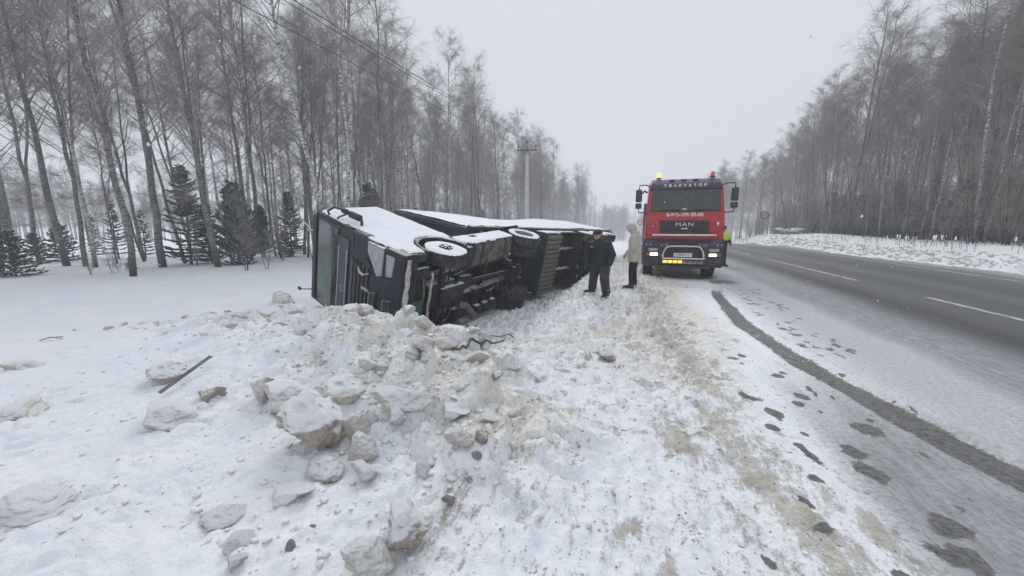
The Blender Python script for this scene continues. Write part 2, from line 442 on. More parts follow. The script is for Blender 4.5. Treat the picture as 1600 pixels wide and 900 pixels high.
    def build(s, name, m, parent=None, bevel=0., smooth=None, remesh=0., seg=2):
        me = bpy.data.meshes.new(name); me.from_pydata(s.v, [], s.f); me.validate()
        o = link(name, me, parent, m)
        bm = bmesh.new(); bm.from_mesh(me)
        if not remesh:
            for f in bm.faces:
                if f.calc_area() < 1e-12: pass
        bmesh.ops.recalc_face_normals(bm, faces=bm.faces); bm.to_mesh(me); bm.free()
        if isinstance(m, (list, tuple)) and len(s.mi) == len(me.polygons): me.polygons.foreach_set('material_index', s.mi)
        sm = smooth if smooth is not None else (bevel > 0 or remesh > 0)
        if sm: me.polygons.foreach_set('use_smooth', [True]*len(me.polygons))
        if remesh:
            r = o.modifiers.new('r', 'REMESH'); r.mode = 'VOXEL'; r.voxel_size = remesh; r.use_smooth_shade = True
            q = o.modifiers.new('s', 'SMOOTH'); q.factor = .6; q.iterations = 4
        if bevel:
            b = o.modifiers.new('b', 'BEVEL'); b.width = bevel; b.segments = seg; b.limit_method = 'ANGLE'; b.angle_limit = math.radians(35); b.harden_normals = True
        elif sm and not remesh:
            me.polygons.foreach_set('use_smooth', [True]*len(me.polygons))
            e = o.modifiers.new('e', 'EDGE_SPLIT'); e.split_angle = math.radians(38)
        return o
def text_obj(name, body, size, m, parent, mtx, extrude=.006, xs=1., bold=0.0, spacing=1.):
    c = bpy.data.curves.new(name, 'FONT'); c.body = body; c.size = size; c.extrude = extrude; c.align_x = 'CENTER'; c.align_y = 'CENTER'
    c.offset = bold; c.space_character = spacing; c.resolution_u = 3
    t = bpy.data.objects.new(name, c); COL.objects.link(t)
    bpy.context.view_layer.update()
    me = bpy.data.meshes.new_from_object(t); bpy.data.objects.remove(t)
    me.materials.clear(); o = link(name, me, parent, m)
    o.matrix_local = mtx @ Matrix.Diagonal((xs, 1, 1, 1)); return o
def copy_tree(o, parent=None):
    c = o.copy(); COL.objects.link(c)
    if parent: c.parent = parent
    for ch in list(o.children): copy_tree(ch, c)
    return c
def tubes_np(paths, radii, S=3):
    """paths (N,K,3), radii (N,K) -> verts, quads"""
    Nn, K, _ = paths.shape
    d = np.gradient(paths, axis=1); d /= np.linalg.norm(d, axis=2, keepdims=True)+1e-9
    ref = np.where(np.abs(d[:, :, 2:3]) > .9, np.array([1., 0, 0]), np.array([0, 0, 1.]))
    u = np.cross(d, ref); u /= np.linalg.norm(u, axis=2, keepdims=True)+1e-9; w_ = np.cross(d, u)
    ang = 2*np.pi*np.arange(S)/S
    ring = paths[:, :, None, :]+radii[:, :, None, None]*(u[:, :, None, :]*np.cos(ang)[None, None, :, None]+w_[:, :, None, :]*np.sin(ang)[None, None, :, None])
    v = ring.reshape(-1, 3)
    b = (np.arange(Nn)[:, None, None]*K+np.arange(K-1)[None, :, None])*S; k = np.arange(S)[None, None, :]; k2 = (k+1) % S
    f = np.stack([b+k, b+k2, b+S+k2, b+S+k], -1).reshape(-1, 4)
    return v, f
def cat_np(parts):
    vs, fs, o = [], [], 0
    for v, f in parts: vs.append(v); fs.append(f+o); o += len(v)
    return np.concatenate(vs), np.concatenate(fs)

# ================================================================== THE GROUND
def axis_pts(edges):
    out_ = [edges[0][0]]
    for a, b, s0, s1 in edges:
        n = max(1, int(round(abs(b-a)/((s0+s1)/2)))); t = np.linspace(0, 1, n+1)[1:]
        t = (s0*t+(s1-s0)*t*t/2)/((s0+s1)/2); out_ += list(a+(b-a)*t)
    return np.array(out_)
XS = axis_pts([(-420, -60, 30, 8), (-60, -20, 6, 1), (-20, -9, .8, .12), (-9, -6.2, .1, .05), (-6.2, -.8, .024, .02), (-.8, 3.6, .022, .03), (3.6, 6, .05, .18), (6, 11.9, .3, .2), (11.9, 14.8, .09, .1), (14.8, 22, .25, .8), (22, 60, 1, 5), (60, 420, 8, 30)])
YS = axis_pts([(-60, -4, 10, 1), (-4, .7, .8, .06), (.7, 4.5, .019, .026), (4.5, 10, .028, .055), (10, 20, .065, .14), (20, 50, .15, .5), (50, 120, .6, 2.), (120, 700, 3, 30)])
GX, GY = np.meshgrid(XS, YS)
GZ = terrain(GX, GY)
nx, ny = len(XS), len(YS)
ii = (np.arange(ny-1)[:, None]*nx+np.arange(nx-1)[None, :]).ravel()
quads = np.stack([ii, ii+1, ii+nx+1, ii+nx], 1)
me = from_np('ground', np.stack([GX, GY, GZ], -1).reshape(-1, 3), quads)
# --- masks
N_HI = fbm(GX*11, GY*9, 151, 4)
def ell_mask(x, y, cx, cy, rx, ry, a=0):
    ca, sa = math.cos(a), math.sin(a); u = (x-cx)*ca+(y-cy)*sa; v = -(x-cx)*sa+(y-cy)*ca
    return np.clip(1.35-np.hypot(u/rx, v/ry)*.85-1.1*(N_HI-.5), 0, 1)
x, y = GX, GY
n_lo = fbm(x*.8, y*.8, 101, 3); n_md = fbm(x*3, y*3, 103, 3)
drop, ditch, bank, pile, pm, dcr, tcr, front = terrain_parts(x, y)
dirt = np.zeros_like(x); wet_shade = np.zeros_like(x); slush = np.zeros_like(x); road = np.zeros_like(x); tone = np.zeros_like(x); speck = np.zeros_like(x)
cx = np.interp(y, [0, 2.2, 4.5, 8.3, 14], [1.25, 1.02, .72, .42, .45])
bw = .30+.02*y+.25*(fbm(x*.2, y*.9, 111, 3)-.5)
dirt = np.maximum(dirt, (.40+.42*fbm(x*4, y*1.1, 113, 4))*np.exp(-((x-cx-.35*(fbm(y*.7, y*0, 115, 3)-.5))/bw)**2)*sst(19, 12, y))
dirt = np.maximum(dirt, 1.0*np.clip(fbm(x*3.2, y*1.3, 117, 5)-.5, 0, 1)*3.6*sst(-2.2, -.9, x)*sst(2.1, 1.2, x)*sst(.6, 2., y)*sst(26, 12, y)*.75)
dirt = np.maximum(dirt, .30*sst(-2.4, -.8, x)*sst(2.0, 1.2, x)*sst(0, 1.5, y)*sst(34, 18, y)*(.55+.9*n_md))
dirt = np.maximum(dirt, .34*np.exp(-((x-cx+.4)/.7)**2)*sst(.3, 1.5, y)*sst(14, 9, y))
dirt = np.maximum(dirt, sst(-.6, -1.6, x)*sst(-4.2, -2.6, x)*sst(3.6, 5.2, y)*sst(34, 22, y)*.44)      # the churned ditch side
dirt = np.maximum(dirt, .60*np.exp(-((x+2.4)/.7)**2-((y-5.4)/.8)**2))
dirt = np.maximum(dirt, pm*.20*(.3+1.1*n_lo))
dirt = np.maximum(dirt, .44*sst(12.15, 12.5, x)*sst(13.9, 13.0, x)*(.5+.8*n_md))
dirt = np.maximum(dirt, .3*sst(-1.6, -.6, x)*sst(1.1, .5, x)*n_lo*1.4)
dirt = np.maximum(dirt, .5*np.exp(-((x-1.2)/1.3)**2-((y-12)/1.3)**2))
speck = np.clip(.25+.9*sst(-2.2, -.4, x)*sst(3.5, 1.2, x)+.6*pm, 0, 1)*sst(-7, -4, x)
# slush and packed shoulder
dr, tr_, sr = seg_d(x, y, RUT)
right_of = sst(-.1, .1, dr*sr)      # on the road side of the track
shoulder = sst(1.55, 2.6, x)*sst(14.5, 10.5, y+0*x)
slush = np.maximum(slush, sst(1.1, 3.0, x)*.60*sst(-2, 1.0, y))
slush = np.maximum(slush, sst(2.4, 4.2, x+.25*(n_lo-.5))*.85)
slush = np.maximum(slush, sst(1.0, 1.7, x)*(.56+.42*fbm(x*3, y*.8, 141, 4))*sst(8., 2.6, y))
edge = 4.9+.5*(fbm(y*.25, y*0, 7, 2)-.5)
road = sst(-.75, .45, x-edge)*sst(12.15, 11.95, x+.12*(n_md-.5))
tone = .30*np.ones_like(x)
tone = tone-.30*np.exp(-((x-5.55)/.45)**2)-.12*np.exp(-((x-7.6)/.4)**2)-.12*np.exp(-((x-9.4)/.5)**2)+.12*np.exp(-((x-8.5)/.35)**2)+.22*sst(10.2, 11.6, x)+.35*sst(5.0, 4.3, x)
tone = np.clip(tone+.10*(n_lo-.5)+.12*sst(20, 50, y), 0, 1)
slush = np.maximum(slush, .85*sst(11.85, 12.0, x)*sst(12.25, 12.1, x))
wid = np.interp(tr_, [0, .3, .6, 1], [.10, .14, .145, .16])*(.75+.6*fbm(x*1.3, y*1.3, 171, 3))
off_ = dr*sr
for o1, w1, a1 in ((.34, .05, .42), (.50, .04, .36), (.95, .06, .40), (-.32, .05, .38)):
    slush = np.maximum(slush, a1*1.5*np.exp(-((off_-o1)/w1)**2)*sst(.3, .7, fbm(x*2, y*.9, 177, 3))*sst(9, 5, y))
wet_shade = np.maximum(wet_shade, np.clip(1.35-dr/wid*(.85+.4*(n_md-.5)), 0, .64+.12*n_md)*sst(0.02, .14, tr_))
tread = .5+.5*np.sin((y+abs(dr)*1.2*np.sign(sr))*2*np.pi/.085)
wet_shade = wet_shade-.16*tread*(dr < wid*1.0)*sst(.35, .6, fbm(x*2, y*1.2, 161, 3))
wet_shade = np.maximum(wet_shade, .72*np.exp(-((x-1.75)/1.3)**4-((y-15.2)/2.2)**4))  # wet ground under the recovery truck, darkened further as its painted contact shadow
wet_shade = np.maximum(wet_shade, .62*np.exp(-((x-2.7)/.8)**2-((y-13.0)/1.0)**2))  # wet patch at the truck's front corner, part of the same painted shadow
dd, tt, _s = seg_d(x, y, [(.62, 4.4), (.74, 3.4), (.85, 2.8), (.99, 2.2), (1.08, 1.75), (1.12, 1.3)])
dirt = np.maximum(dirt, (.55+.5*fbm(x*5, y*3, 193, 4))*np.exp(-(dd/(.10+.10*fbm(x*2, y*2, 191, 3)))**2)*sst(0, .2, tt))
wet_shade = np.maximum(wet_shade, .40*np.exp(-(dd/.08)**2)*sst(.1, .5, tt))
prints = [(1171, 620, 38, 16), (1207, 643, 26, 26), (1250, 619, 20, 12), (1248, 632, 20, 10), (1208, 669, 26, 14), (1258, 680, 14, 10), (1263, 709, 22, 30), (1276, 748, 34, 18), (1256, 782, 20, 24), (1285, 827, 36, 20), (1202, 880, 30, 28),
          (1355, 672, 38, 20), (1331, 706, 38, 20), (1360, 738, 36, 32), (1480, 828, 56, 34), (1500, 872, 70, 36), (1407, 897, 30, 14), (1145, 560, 20, 6), (1160, 556, 14, 5), (1215, 588, 20, 7), (1222, 583, 14, 5)]
for px, py, wpx, hpx in prints:
    g = ground_at(px, py); dpt = math.hypot(g.x, g.y)
    s = dpt/F_PX; k = EYE/dpt
    wet_shade = np.maximum(wet_shade, ell_mask(x, y, g.x, g.y, wpx*s*.40, hpx*s/k*.36, .25)*.80)
rr = random.Random(4)
for i in range(70):
    px, py = rr.uniform(1150, 1330), 0; yy = rr.uniform(5.6, 11.8); xx = rr.uniform(2.15, 2.9)+(yy-5.5)*.06
    wet_shade = np.maximum(wet_shade, ell_mask(x, y, xx, yy, rr.uniform(.035, .10), rr.uniform(.06, .18), rr.uniform(-.5, .5))*.56)
for i in range(34):
    yy = rr.uniform(1.4, 5.5); xx = rr.uniform(1.2, 2.4)+(5.5-yy)*.12
    wet_shade = np.maximum(wet_shade, ell_mask(x, y, xx, yy, rr.uniform(.012, .03), rr.uniform(.03, .10), rr.uniform(-.3, .3))*.8)
for i in range(60):
    yy = rr.uniform(1.5, 9); xx = rr.uniform(-1., 1.3)
    dirt = np.maximum(dirt, ell_mask(x, y, xx, yy, rr.uniform(.05, .16), rr.uniform(.05, .2), rr.uniform(-.8, .8))*.62)
slush = slush*(1-sst(12.2, 12.4, x))
cream = np.clip(pm*(.24+.75*fbm(x*1.7, y*1.7, 131, 4))+.75*sst(-3.6, -1.6, x)*sst(2.2, 1.0, x)*sst(2.5, 6, y)*sst(30, 16, y)*(.3+fbm(x*1.3, y*1.3, 133, 3))+.8*np.exp(-((x-.55)/.8)**2)*fbm(x*2, y*.8, 137, 3), 0, 1)
def put_attr(me, name, a, b, c):
    at = me.color_attributes.new(name, 'FLOAT_COLOR', 'POINT')
    at.data.foreach_set('color', np.stack([a, b, c, np.ones_like(a)], -1).astype(np.float32).ravel())
put_attr(me, 'mask', np.clip(dirt, 0, 1), np.clip(wet_shade, 0, 1), np.clip(slush, 0, 1))
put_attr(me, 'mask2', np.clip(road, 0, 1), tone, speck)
put_attr(me, 'mask3', cream, cream*0, cream*0)
tag(link('ground', me, None, ground_mat()), kind='structure')

# road markings: sheets just above the asphalt
M_LINE = mat('worn_road_paint', (.55, .54, .50), .6, col2=(.22, .22, .21), scale=9, lo=.45, hi=.62, stretch=(1, .4, 1))
def sheet(name, x0, x1, y0, y1, m, dz=.006):
    n = max(2, int((y1-y0)/1.0)+1); ys = np.linspace(y0, y1, n)
    v = []; 
    for yy in ys:
        z = tz((x0+x1)/2, yy)+dz; v += [(x0, yy, z), (x1, yy, z)]
    f = [(2*i, 2*i+1, 2*i+3, 2*i+2) for i in range(n-1)]
    me = bpy.data.meshes.new(name); me.from_pydata(v, [], f)
    return tag(link(name, me, None, m), kind='structure')
for k in range(-1, 12):
    sheet('centre_line_dash', 6.66, 6.80, 2.75+11.72*k, 11.5+11.72*k, M_LINE)
sheet('edge_line', 11.33, 11.47, -20, 140, M_LINE)

# ================================================================== TREES
def wobble(rs, K, amp): return np.cumsum(rs.normal(0, amp, (K, 2)), 0)
def gen_birch(seed, h, r0=.15, nb=30, crown=.35, twigs=12, droop=1., spread=.2, lean=0., fork=False):
    rs = np.random.RandomState(seed)
    K = 16; t = np.linspace(0, 1, K)
    w_ = wobble(rs, K, .05*h/16); w_ -= w_[0]
    tp = np.stack([w_[:, 0]+lean*h*t**1.2, w_[:, 1], t*h], 1)
    stems = [(tp, r0*(1-t)**.8+.012)]
    if fork:
        k0 = 4+rs.randint(3); q = tp[k0:].copy(); s = (t[k0:]-t[k0])/(1-t[k0]); a = rs.uniform(0, 6.28)
        q[:, 0] += math.cos(a)*s**.8*1.5; q[:, 1] += math.sin(a)*s**.8*1.5; q[:, 2] -= s*h*.06
        stems.append((q, (r0*(1-t[k0:])**.8*.75+.01)))
    tv = []
    for p, r in stems: tv.append(tubes_np(p[None], r[None], 9))
    trunk = cat_np(tv)
    bp, br = [], []; KB = 7
    for p, r in stems:
        n = nb if p is tp else nb//2
        for i in range(n):
            u = crown+(1-crown)*((i+rs.rand())/n)**.9
            if p is not tp: u = .25+.75*(i+rs.rand())/n
            fi = u*(len(p)-1); k = min(int(fi), len(p)-2); base = p[k]+(p[k+1]-p[k])*(fi-k); rb = r[k]
            zr = base[2]/h
            L = h*(spread*(1-zr)**.6+.045)*rs.uniform(.6, 1.3)
            az = rs.uniform(0, 6.283); el = math.radians(rs.uniform(38, 66)); s = np.linspace(0, 1, KB)
            d = np.array([math.cos(az)*math.cos(el), math.sin(az)*math.cos(el), math.sin(el)])
            q = base+d*L*s[:, None]; q[:, 2] -= .16*L*s**3*droop*(1-.8*zr); q += np.cumsum(rs.normal(0, .035*L, (KB, 3)), 0)*s[:, None]
            q[0] = base
            bp.append(q); br.append(min(rb*.40, .028)*(1-s*.85)+.003)
    # dead low branches
    for i in range(5):
        u = rs.uniform(.12, crown); fi = u*(K-1); k = int(fi); base = tp[k]+(tp[k+1]-tp[k])*(fi-k); az = rs.uniform(0, 6.28); L = rs.uniform(.6, 1.8)
        s = np.linspace(0, 1, KB)[:, None]; q = base+np.array([math.cos(az), math.sin(az), rs.uniform(-.1, .6)])*L*s+np.cumsum(rs.normal(0, .04, (KB, 3)), 0)*s
        bp.append(q); br.append(np.linspace(.018, .004, KB))
    bp = np.array(bp); br = np.array(br); nbn = len(bp)
    # side branches
    ns = 7; KS = 5
    bi = np.repeat(np.arange(nbn), ns); fi = rs.uniform(.22, 1., nbn*ns)*(KB-1); k = np.minimum(fi.astype(int), KB-2)
    base = bp[bi, k]+(bp[bi, k+1]-bp[bi, k])*(fi-k)[:, None]
    dirb = bp[bi, -1]-bp[bi, 0]; Lb = np.linalg.norm(dirb, axis=1, keepdims=True); dirb = dirb/Lb
    d = dirb+rs.normal(0, .55, (len(bi), 3)); d[:, 2] += .1; d /= np.linalg.norm(d, axis=1, keepdims=True)
    L = Lb*rs.uniform(.18, .5, (len(bi), 1))+.15
    s = np.linspace(0, 1, KS)
    sp_ = base[:, None]+d[:, None]*L[:, None]*s[None, :, None]
    sp_[:, :, 2] -= (L*.15*droop)*s[None]**2
    sp_ += np.cumsum(rs.normal(0, .02, sp_.shape), 1)*s[None, :, None]
    sr_ = np.linspace(1, .35, KS)[None]*.0075*np.ones((len(bi), 1))
    # twigs
    allp = sp_; M = len(allp)
    ti = np.repeat(np.arange(M), twigs); fi = rs.uniform(.1, 1., M*twigs)*(KS-1); k = np.minimum(fi.astype(int), KS-2)
    base = allp[ti, k]+(allp[ti, k+1]-allp[ti, k])*(fi-k)[:, None]
    d = (allp[ti, -1]-allp[ti, 0]); d /= np.linalg.norm(d, axis=1, keepdims=True)+1e-6
    d = d*.7+rs.normal(0, .6, (len(ti), 3)); d /= np.linalg.norm(d, axis=1, keepdims=True)
    L = rs.uniform(.25, .95, (len(ti), 1)); KT = 4; s = np.linspace(0, 1, KT)
    tw = base[:, None]+d[:, None]*L[:, None]*s[None, :, None]; tw[:, :, 2] -= L*.28*droop*s[None]**2
    tr2 = np.linspace(.0036, .0018, KT)[None]*np.ones((len(ti), 1))
    crown_ = cat_np([tubes_np(bp, br, 5), tubes_np(sp_, sr_, 3), tubes_np(tw, tr2, 3)])
    return trunk, crown_

def bark(name, c1, c2, c3, dark_low=True):
    m, n, b = nmat(name)
    a = noise(n, 4.5, 6, .7, stretch=(1.3, 1.3, 3.6)); g = noise(n, 1.1, 4, .6, stretch=(1, 1, .8))
    c = mixc(n, rng(n, a, .49, .56), c1, c2)
    c = mixc(n, rng(n, g, .50, .68), c, c3)
    if dark_low:
        tc = n.nodes.new('ShaderNodeTexCoord'); sx = n.nodes.new('ShaderNodeSeparateXYZ'); n.links.new(tc.outputs['Object'], sx.inputs[0])
        v = mathn(n, 'ADD', sx.outputs[2], mathn(n, 'MULTIPLY', g, 1.6))
        c = mixc(n, rng(n, v, .8, 2.6), c2, c)
    n.links.new(c, b.inputs['Base Color']); b.inputs['Roughness'].default_value = .85; bump(n, b, a, .5, .02)
    return m
B_WHITE = bark('birch_bark', (.62, .62, .61), (.07, .065, .065), (.34, .33, .32))
B_GREY = bark('grey_bark', (.24, .235, .23), (.035, .033, .032), (.09, .085, .08))
B_DARK = mat('frosted_twig_bark', (.27, .25, .235), .85, col2=(.44, .42, .405), scale=3)
B_LIMB = mat('dark_limb_bark', (.05, .046, .043), .85, col2=(.13, .125, .12), scale=4)
protos = []
specs = [(1, 17.5, .17, 36, .36, 13, 1.1, .17, .01, 0, B_WHITE), (2, 18.5, .19, 38, .32, 13, .8, .19, -.02, 1, B_GREY), (3, 16, .13, 32, .42, 13, 1.2, .16, .02, 0, B_WHITE),
         (4, 19, .27, 40, .30, 12, .6, .15, .0, 0, B_GREY), (5, 15.5, .12, 30, .38, 13, 1., .20, -.03, 1, B_GREY), (6, 17, .15, 34, .45, 14, 1.3, .18, .0, 1, B_WHITE),
         (7, 18, .14, 38, .34, 12, .9, .13, .03, 0, B_GREY)]
for sd_, h, r0, nb, cr, tw, dp, spd, ln, fk, bk in specs:
    r0 *= .60; tw += 1; nb += 8; spd *= 1.15; h *= 1.04
    tr, crn = gen_birch(sd_, h, r0, nb, cr, tw, dp, spd, ln, bool(fk))
    mt = from_np('trunk', *tr); mt.materials.append(bk); mc = from_np('crown', *crn); mc.materials.append(B_DARK)
    protos.append((mt, mc, h, bk is B_WHITE))
def tree(name, mt, mc, loc, s, rz, lean=(0, 0), label='', cat='tree', group=None):
    o = empty(name, loc, 0, label, cat, group)
    o.rotation_euler = (lean[1], lean[0], rz); o.rotation_mode = 'XYZ'
    o.scale = (s, s, s)
    for nm, me_ in (('trunk', mt), ('crown', mc)):
        c = bpy.data.objects.new(nm, me_); COL.objects.link(c); c.parent = o
    return o
rt = random.Random(11)
n_birch = 0
def plant(x_, y_, k=None, s=None, lean=None, rz=None, label=None, group=None, cat='tree'):
    global n_birch
    k = rt.randrange(len(protos)) if k is None else k
    mt, mc, h, wh = protos[k]; s = s or rt.uniform(.82, 1.1); z = tz(x_, y_)
    lean = lean if lean is not None else (rt.gauss(0, .035), rt.gauss(0, .03)); n_birch += 1
    o = tree('birch_tree' if wh else 'bare_tree', mt, mc, (x_, y_, z-.05), s, 0, (0, 0), label, cat, group)
    if group:
        v = Vector((x_, y_, z+3))-Vector((0, 0, EYE)); cp, sp, ca, sa = math.cos(PITCH), math.sin(PITCH), math.cos(YAW), math.sin(YAW)
        fw = Vector((-sa*cp, ca*cp, -sp)); rtv = Vector((ca, sa, 0)); q = 800+F_PX*v.dot(rtv)/max(.1, v.dot(fw))
        bark_ = {True: 'white-barked birch', False: 'grey-barked bare tree'}[wh]; ln_ = 'leaning left' if lean[0] < -.03 else ('leaning right' if lean[0] > .03 else 'standing straight')
        sz = 'tall ' if s > 1.0 else ('lower ' if s < .9 else '')
        marks = [(120, 'behind the spruces at the left edge'), (250, 'behind the gap left of the thick foremost trunk'), (345, 'behind the dark tiered spruce'), (470, 'behind the rounded evergreen'), (560, 'behind the overturned cab'), (660, 'behind the snowy cab side'), (760, 'behind the front of the trailer'), (850, 'beside the concrete utility pole'), (935, 'beyond the trailer rear'), (1020, 'beyond the distant utility pole'), (1175, 'behind the red truck mirror'), (1225, 'behind the faded road sign'), (1320, 'behind the snow-laden bush'), (1440, 'behind the middle of the snow bank'), (1540, 'around the brightest forked birch'), (9999, 'at the right edge of the photo')]
        wh_ = next(t for m_, t in marks if q < m_); dist = 'near' if y_ < 30 else ('farther' if y_ < 60 else 'hazy far')
        o['label'] = f'{dist} {sz}{bark_} {ln_} {wh_}'
    # turn about its own axis first, then lean in world axes
    R_ = Matrix.Rotation(lean[0], 4, 'Y') @ Matrix.Rotation(lean[1], 4, 'X') @ Matrix.Rotation(rt.uniform(0, 6.28) if rz is None else rz, 4, 'Z')
    o.rotation_euler = R_.to_euler(); return o
# trees one can single out on the left: pixel of the foot, proto, scale, lean, label
named = [((255, 418), 3, 1.08, (-.03, 0), 'thick mottled tree with a straight trunk standing foremost at the edge of the left wood'),
         ((226, 409), 1, .9, (-.20, .02), 'grey forked tree leaning left, just left of the thick foremost trunk'),
         ((183, 412), 4, .72, (-.03, 0), 'short crooked tree with bare twisting limbs in the gap of the left wood'),
         ((222, 402), 6, .85, (-.24, .02), 'thin trunk leaning steeply left behind the crooked short tree'),
         ((150, 418), 0, .95, (-.12, .0), 'pale birch with a white foot, right of the dark trunk group at far left'),
         ((134, 416), 1, 1.0, (-.10, 0), 'dark trunk close beside the pale-footed birch at the left'),
         ((105, 416), 3, 1.02, (-.08, 0), 'dark thick trunk third from the left edge of the wood'),
         ((62, 410), 1, 1.05, (-.05, 0), 'dark tree with dense twigs between the left edge and the trunk group'),
         ((22, 408), 3, 1.0, (-.02, 0), 'dark tree at the left edge of the photo behind the snowy spruce'),
         ((338, 400), 4, 1.05, (-.17, 0), 'grey tree leaning left between the two dark spruces'),
         ((300, 398), 1, 1.08, (-.04, .02), 'tall tree rising behind the nearer dark spruce'),
         ((413, 402), 1, 1.15, (-.02, 0), 'tall dark twin-stemmed tree behind the rounded evergreen'),
         ((396, 398), 3, 1.1, (-.05, 0), 'dense tall tree crowding the twin-stemmed one by the evergreen'),
         ((437, 394), 2, 1.1, (-.02, 0), 'slim tree right of the rounded evergreen at the field edge'),
         ((525, 380), 0, 1.15, (-.16, 0), 'white birch leaning left behind the overturned cab'),
         ((549, 378), 5, 1.15, (.03, 0), 'white forked birch whose limb arches right over the overturned cab'),
         ((600, 376), 6, .95, (.0, 0), 'slender tree just right of the forked white birch'),
         ((706, 372), 0, .88, (.0, 0), 'straight white birch seen above the snowy trailer, left of the utility pole'),
         ((812, 372), 2, .98, (.0, 0), 'tall pale birch right behind the concrete utility pole')]
for (px, py), k, s, ln, lb in named:
    g = ground_at(px, py)
    if px > 500:       # feet hidden behind the lorry: stand them in the front row of the wood
        X = -15.2 if px < 700 else -14.5; d = ray(px, 380); g = Vector((X, d.y*X/d.x, 0))
    plant(g.x, g.y, k, s, ln, label=lb)
occupied = []
def scatter(n, x0, x1, y0, y1, lab, grp, bias=1., smin=.85, smax=1.1, ks=None, lean=None, md=1.2):
    c = 0
    for _ in range(n*20):
        if c >= n: break
        x_ = x0+(x1-x0)*rt.random()**bias; y_ = y0+(y1-y0)*rt.random()**1.15
        if any((x_-a)**2+(y_-b)**2 < md*md for a, b in occupied): continue
        occupied.append((x_, y_)); c += 1
        plant(x_, y_, rt.choice(ks) if ks else None, rt.uniform(smin, smax), (rt.gauss(*lean), rt.gauss(0, .03)) if lean else None, label=lab, group=grp)
scatter(13, -20.5, -33, 5, 24, 'bare deciduous tree deep in the left wood beyond the snowy field', 'bare trees of the left wood near the field', lean=(-.07, .05))
scatter(38, -15, -28, 22, 59.5, 'bare tree of the left wood rising behind the overturned lorry', 'bare trees of the left wood behind the lorry', smin=.85, smax=1.0)
scatter(48, -14, -30, 62, 125, 'hazy bare tree far along the left side of the road', 'far trees along the left side of the road', smin=.85, smax=1.05, md=1.8)
scatter(80, 19.5, 38, 17, 59.5, 'bare tree in the wood on the right behind the snow bank', 'bare trees of the right wood', bias=1.2, smin=.86, smax=1.08, lean=(.0, .04))
scatter(50, 19.5, 36, 60, 130, 'hazy bare tree far along the right side of the road', 'far trees along the right side of the road', smin=.85, smax=1.0, md=1.8)
for px, k, s, X, lb in ((1524, 0, .98, 20.2, 'tall white birch with a forked top, brightest trunk of the right wood'), (1560, 2, .9, 21, 'white birch right of the brightest forked one in the right wood'),
                        (1438, 5, .9, 22, 'white birch behind the snow bank, left of the brightest forked one'), (1290, 0, .9, 20, 'white birch leaning over its snow-covered foot by the snowy bush'), (1245, 2, .95, 22, 'slim white birch above the snow-laden bush on the right')):
    d = ray(px, 380); plant(X, d.y*X/d.x, k, s, (-.06 if px == 1290 else .0, 0), label=lb)
# far woods: nobody could count these
def low_trees(seed, spots, hh):
    rs = np.random.RandomState(seed); parts = []
    for (x_, y_) in spots:
        z = float(terrain(np.array([x_]), np.array([y_]), False)[0]); h = hh*rs.uniform(.8, 1.12); K = 5; t = np.linspace(0, 1, K)
        p = np.stack([x_+rs.normal(0, .2)*t*2, y_+rs.normal(0, .2)*t, z+t*h], 1); parts.append(tubes_np(p[None], (.15*(1-t)+.02)[None], 4))
        n = 90; u = .2+.8*rs.rand(n)**.8; base = np.stack([np.interp(u, t, p[:, i]) for i in range(3)], 1)
        az = rs.uniform(0, 6.28, n); L = (.19*h*(1-u)**.6+.7)*rs.uniform(.5, 1.1, n); s = np.linspace(0, 1, 4)
        d = np.stack([np.cos(az)*.7, np.sin(az)*.7, rs.uniform(.35, 1., n)], 1)
        q = base[:, None]+d[:, None]*L[:, None, None]*s[None, :, None]; parts.append(tubes_np(q, np.linspace(.035, .014, 4)[None]*np.ones((n, 1)), 3))
        n2 = 260; bi = rs.randint(0, n, n2); k = rs.randint(1, 4, n2); b2 = q[bi, k]; d2 = rs.normal(0, 1, (n2, 3)); d2[:, 2] = d2[:, 2]*.6-.2
        s = np.linspace(0, 1, 3); q2 = b2[:, None]+d2[:, None]*.55*s[None, :, None]; parts.append(tubes_np(q2, np.linspace(.016, .008, 3)[None]*np.ones((n2, 1)), 3))
    return cat_np(parts)
rs_ = random.Random(5)
sp1 = [(rs_.uniform(-15, -55), rs_.uniform(118, 330)) for _ in range(130)]+[(rs_.uniform(20, 60), rs_.uniform(125, 330)) for _ in range(110)]
sp1 += [(rs_.uniform(-14, 40)-.16*(q-250), q) for q in [rs_.uniform(230, 380) for _ in range(100)]]
sp1 += [(rs_.uniform(-15, -4), rs_.uniform(190, 270)) for _ in range(80)]
sp1 += [(rs_.uniform(38, 62), rs_.uniform(20, 125)) for _ in range(100)]+[(rs_.uniform(-30, -48), rs_.uniform(30, 118)) for _ in range(90)]
v, f = low_trees(3, sp1, 17)
tag(link('far_forest', from_np('far_forest', v, f), None, B_DARK), 'hazy leafless forest closing the view at the far end of the road', 'forest', kind='stuff')
sp2 = [(rs_.uniform(-110, -150), rs_.uniform(0, 110)) for _ in range(190)]
v, f = low_trees(9, sp2, 13)
tag(link('distant_wood', from_np('distant_wood', v, f), None, B_DARK), 'pale grey belt of wood far across the field at the left', 'forest', kind='stuff')

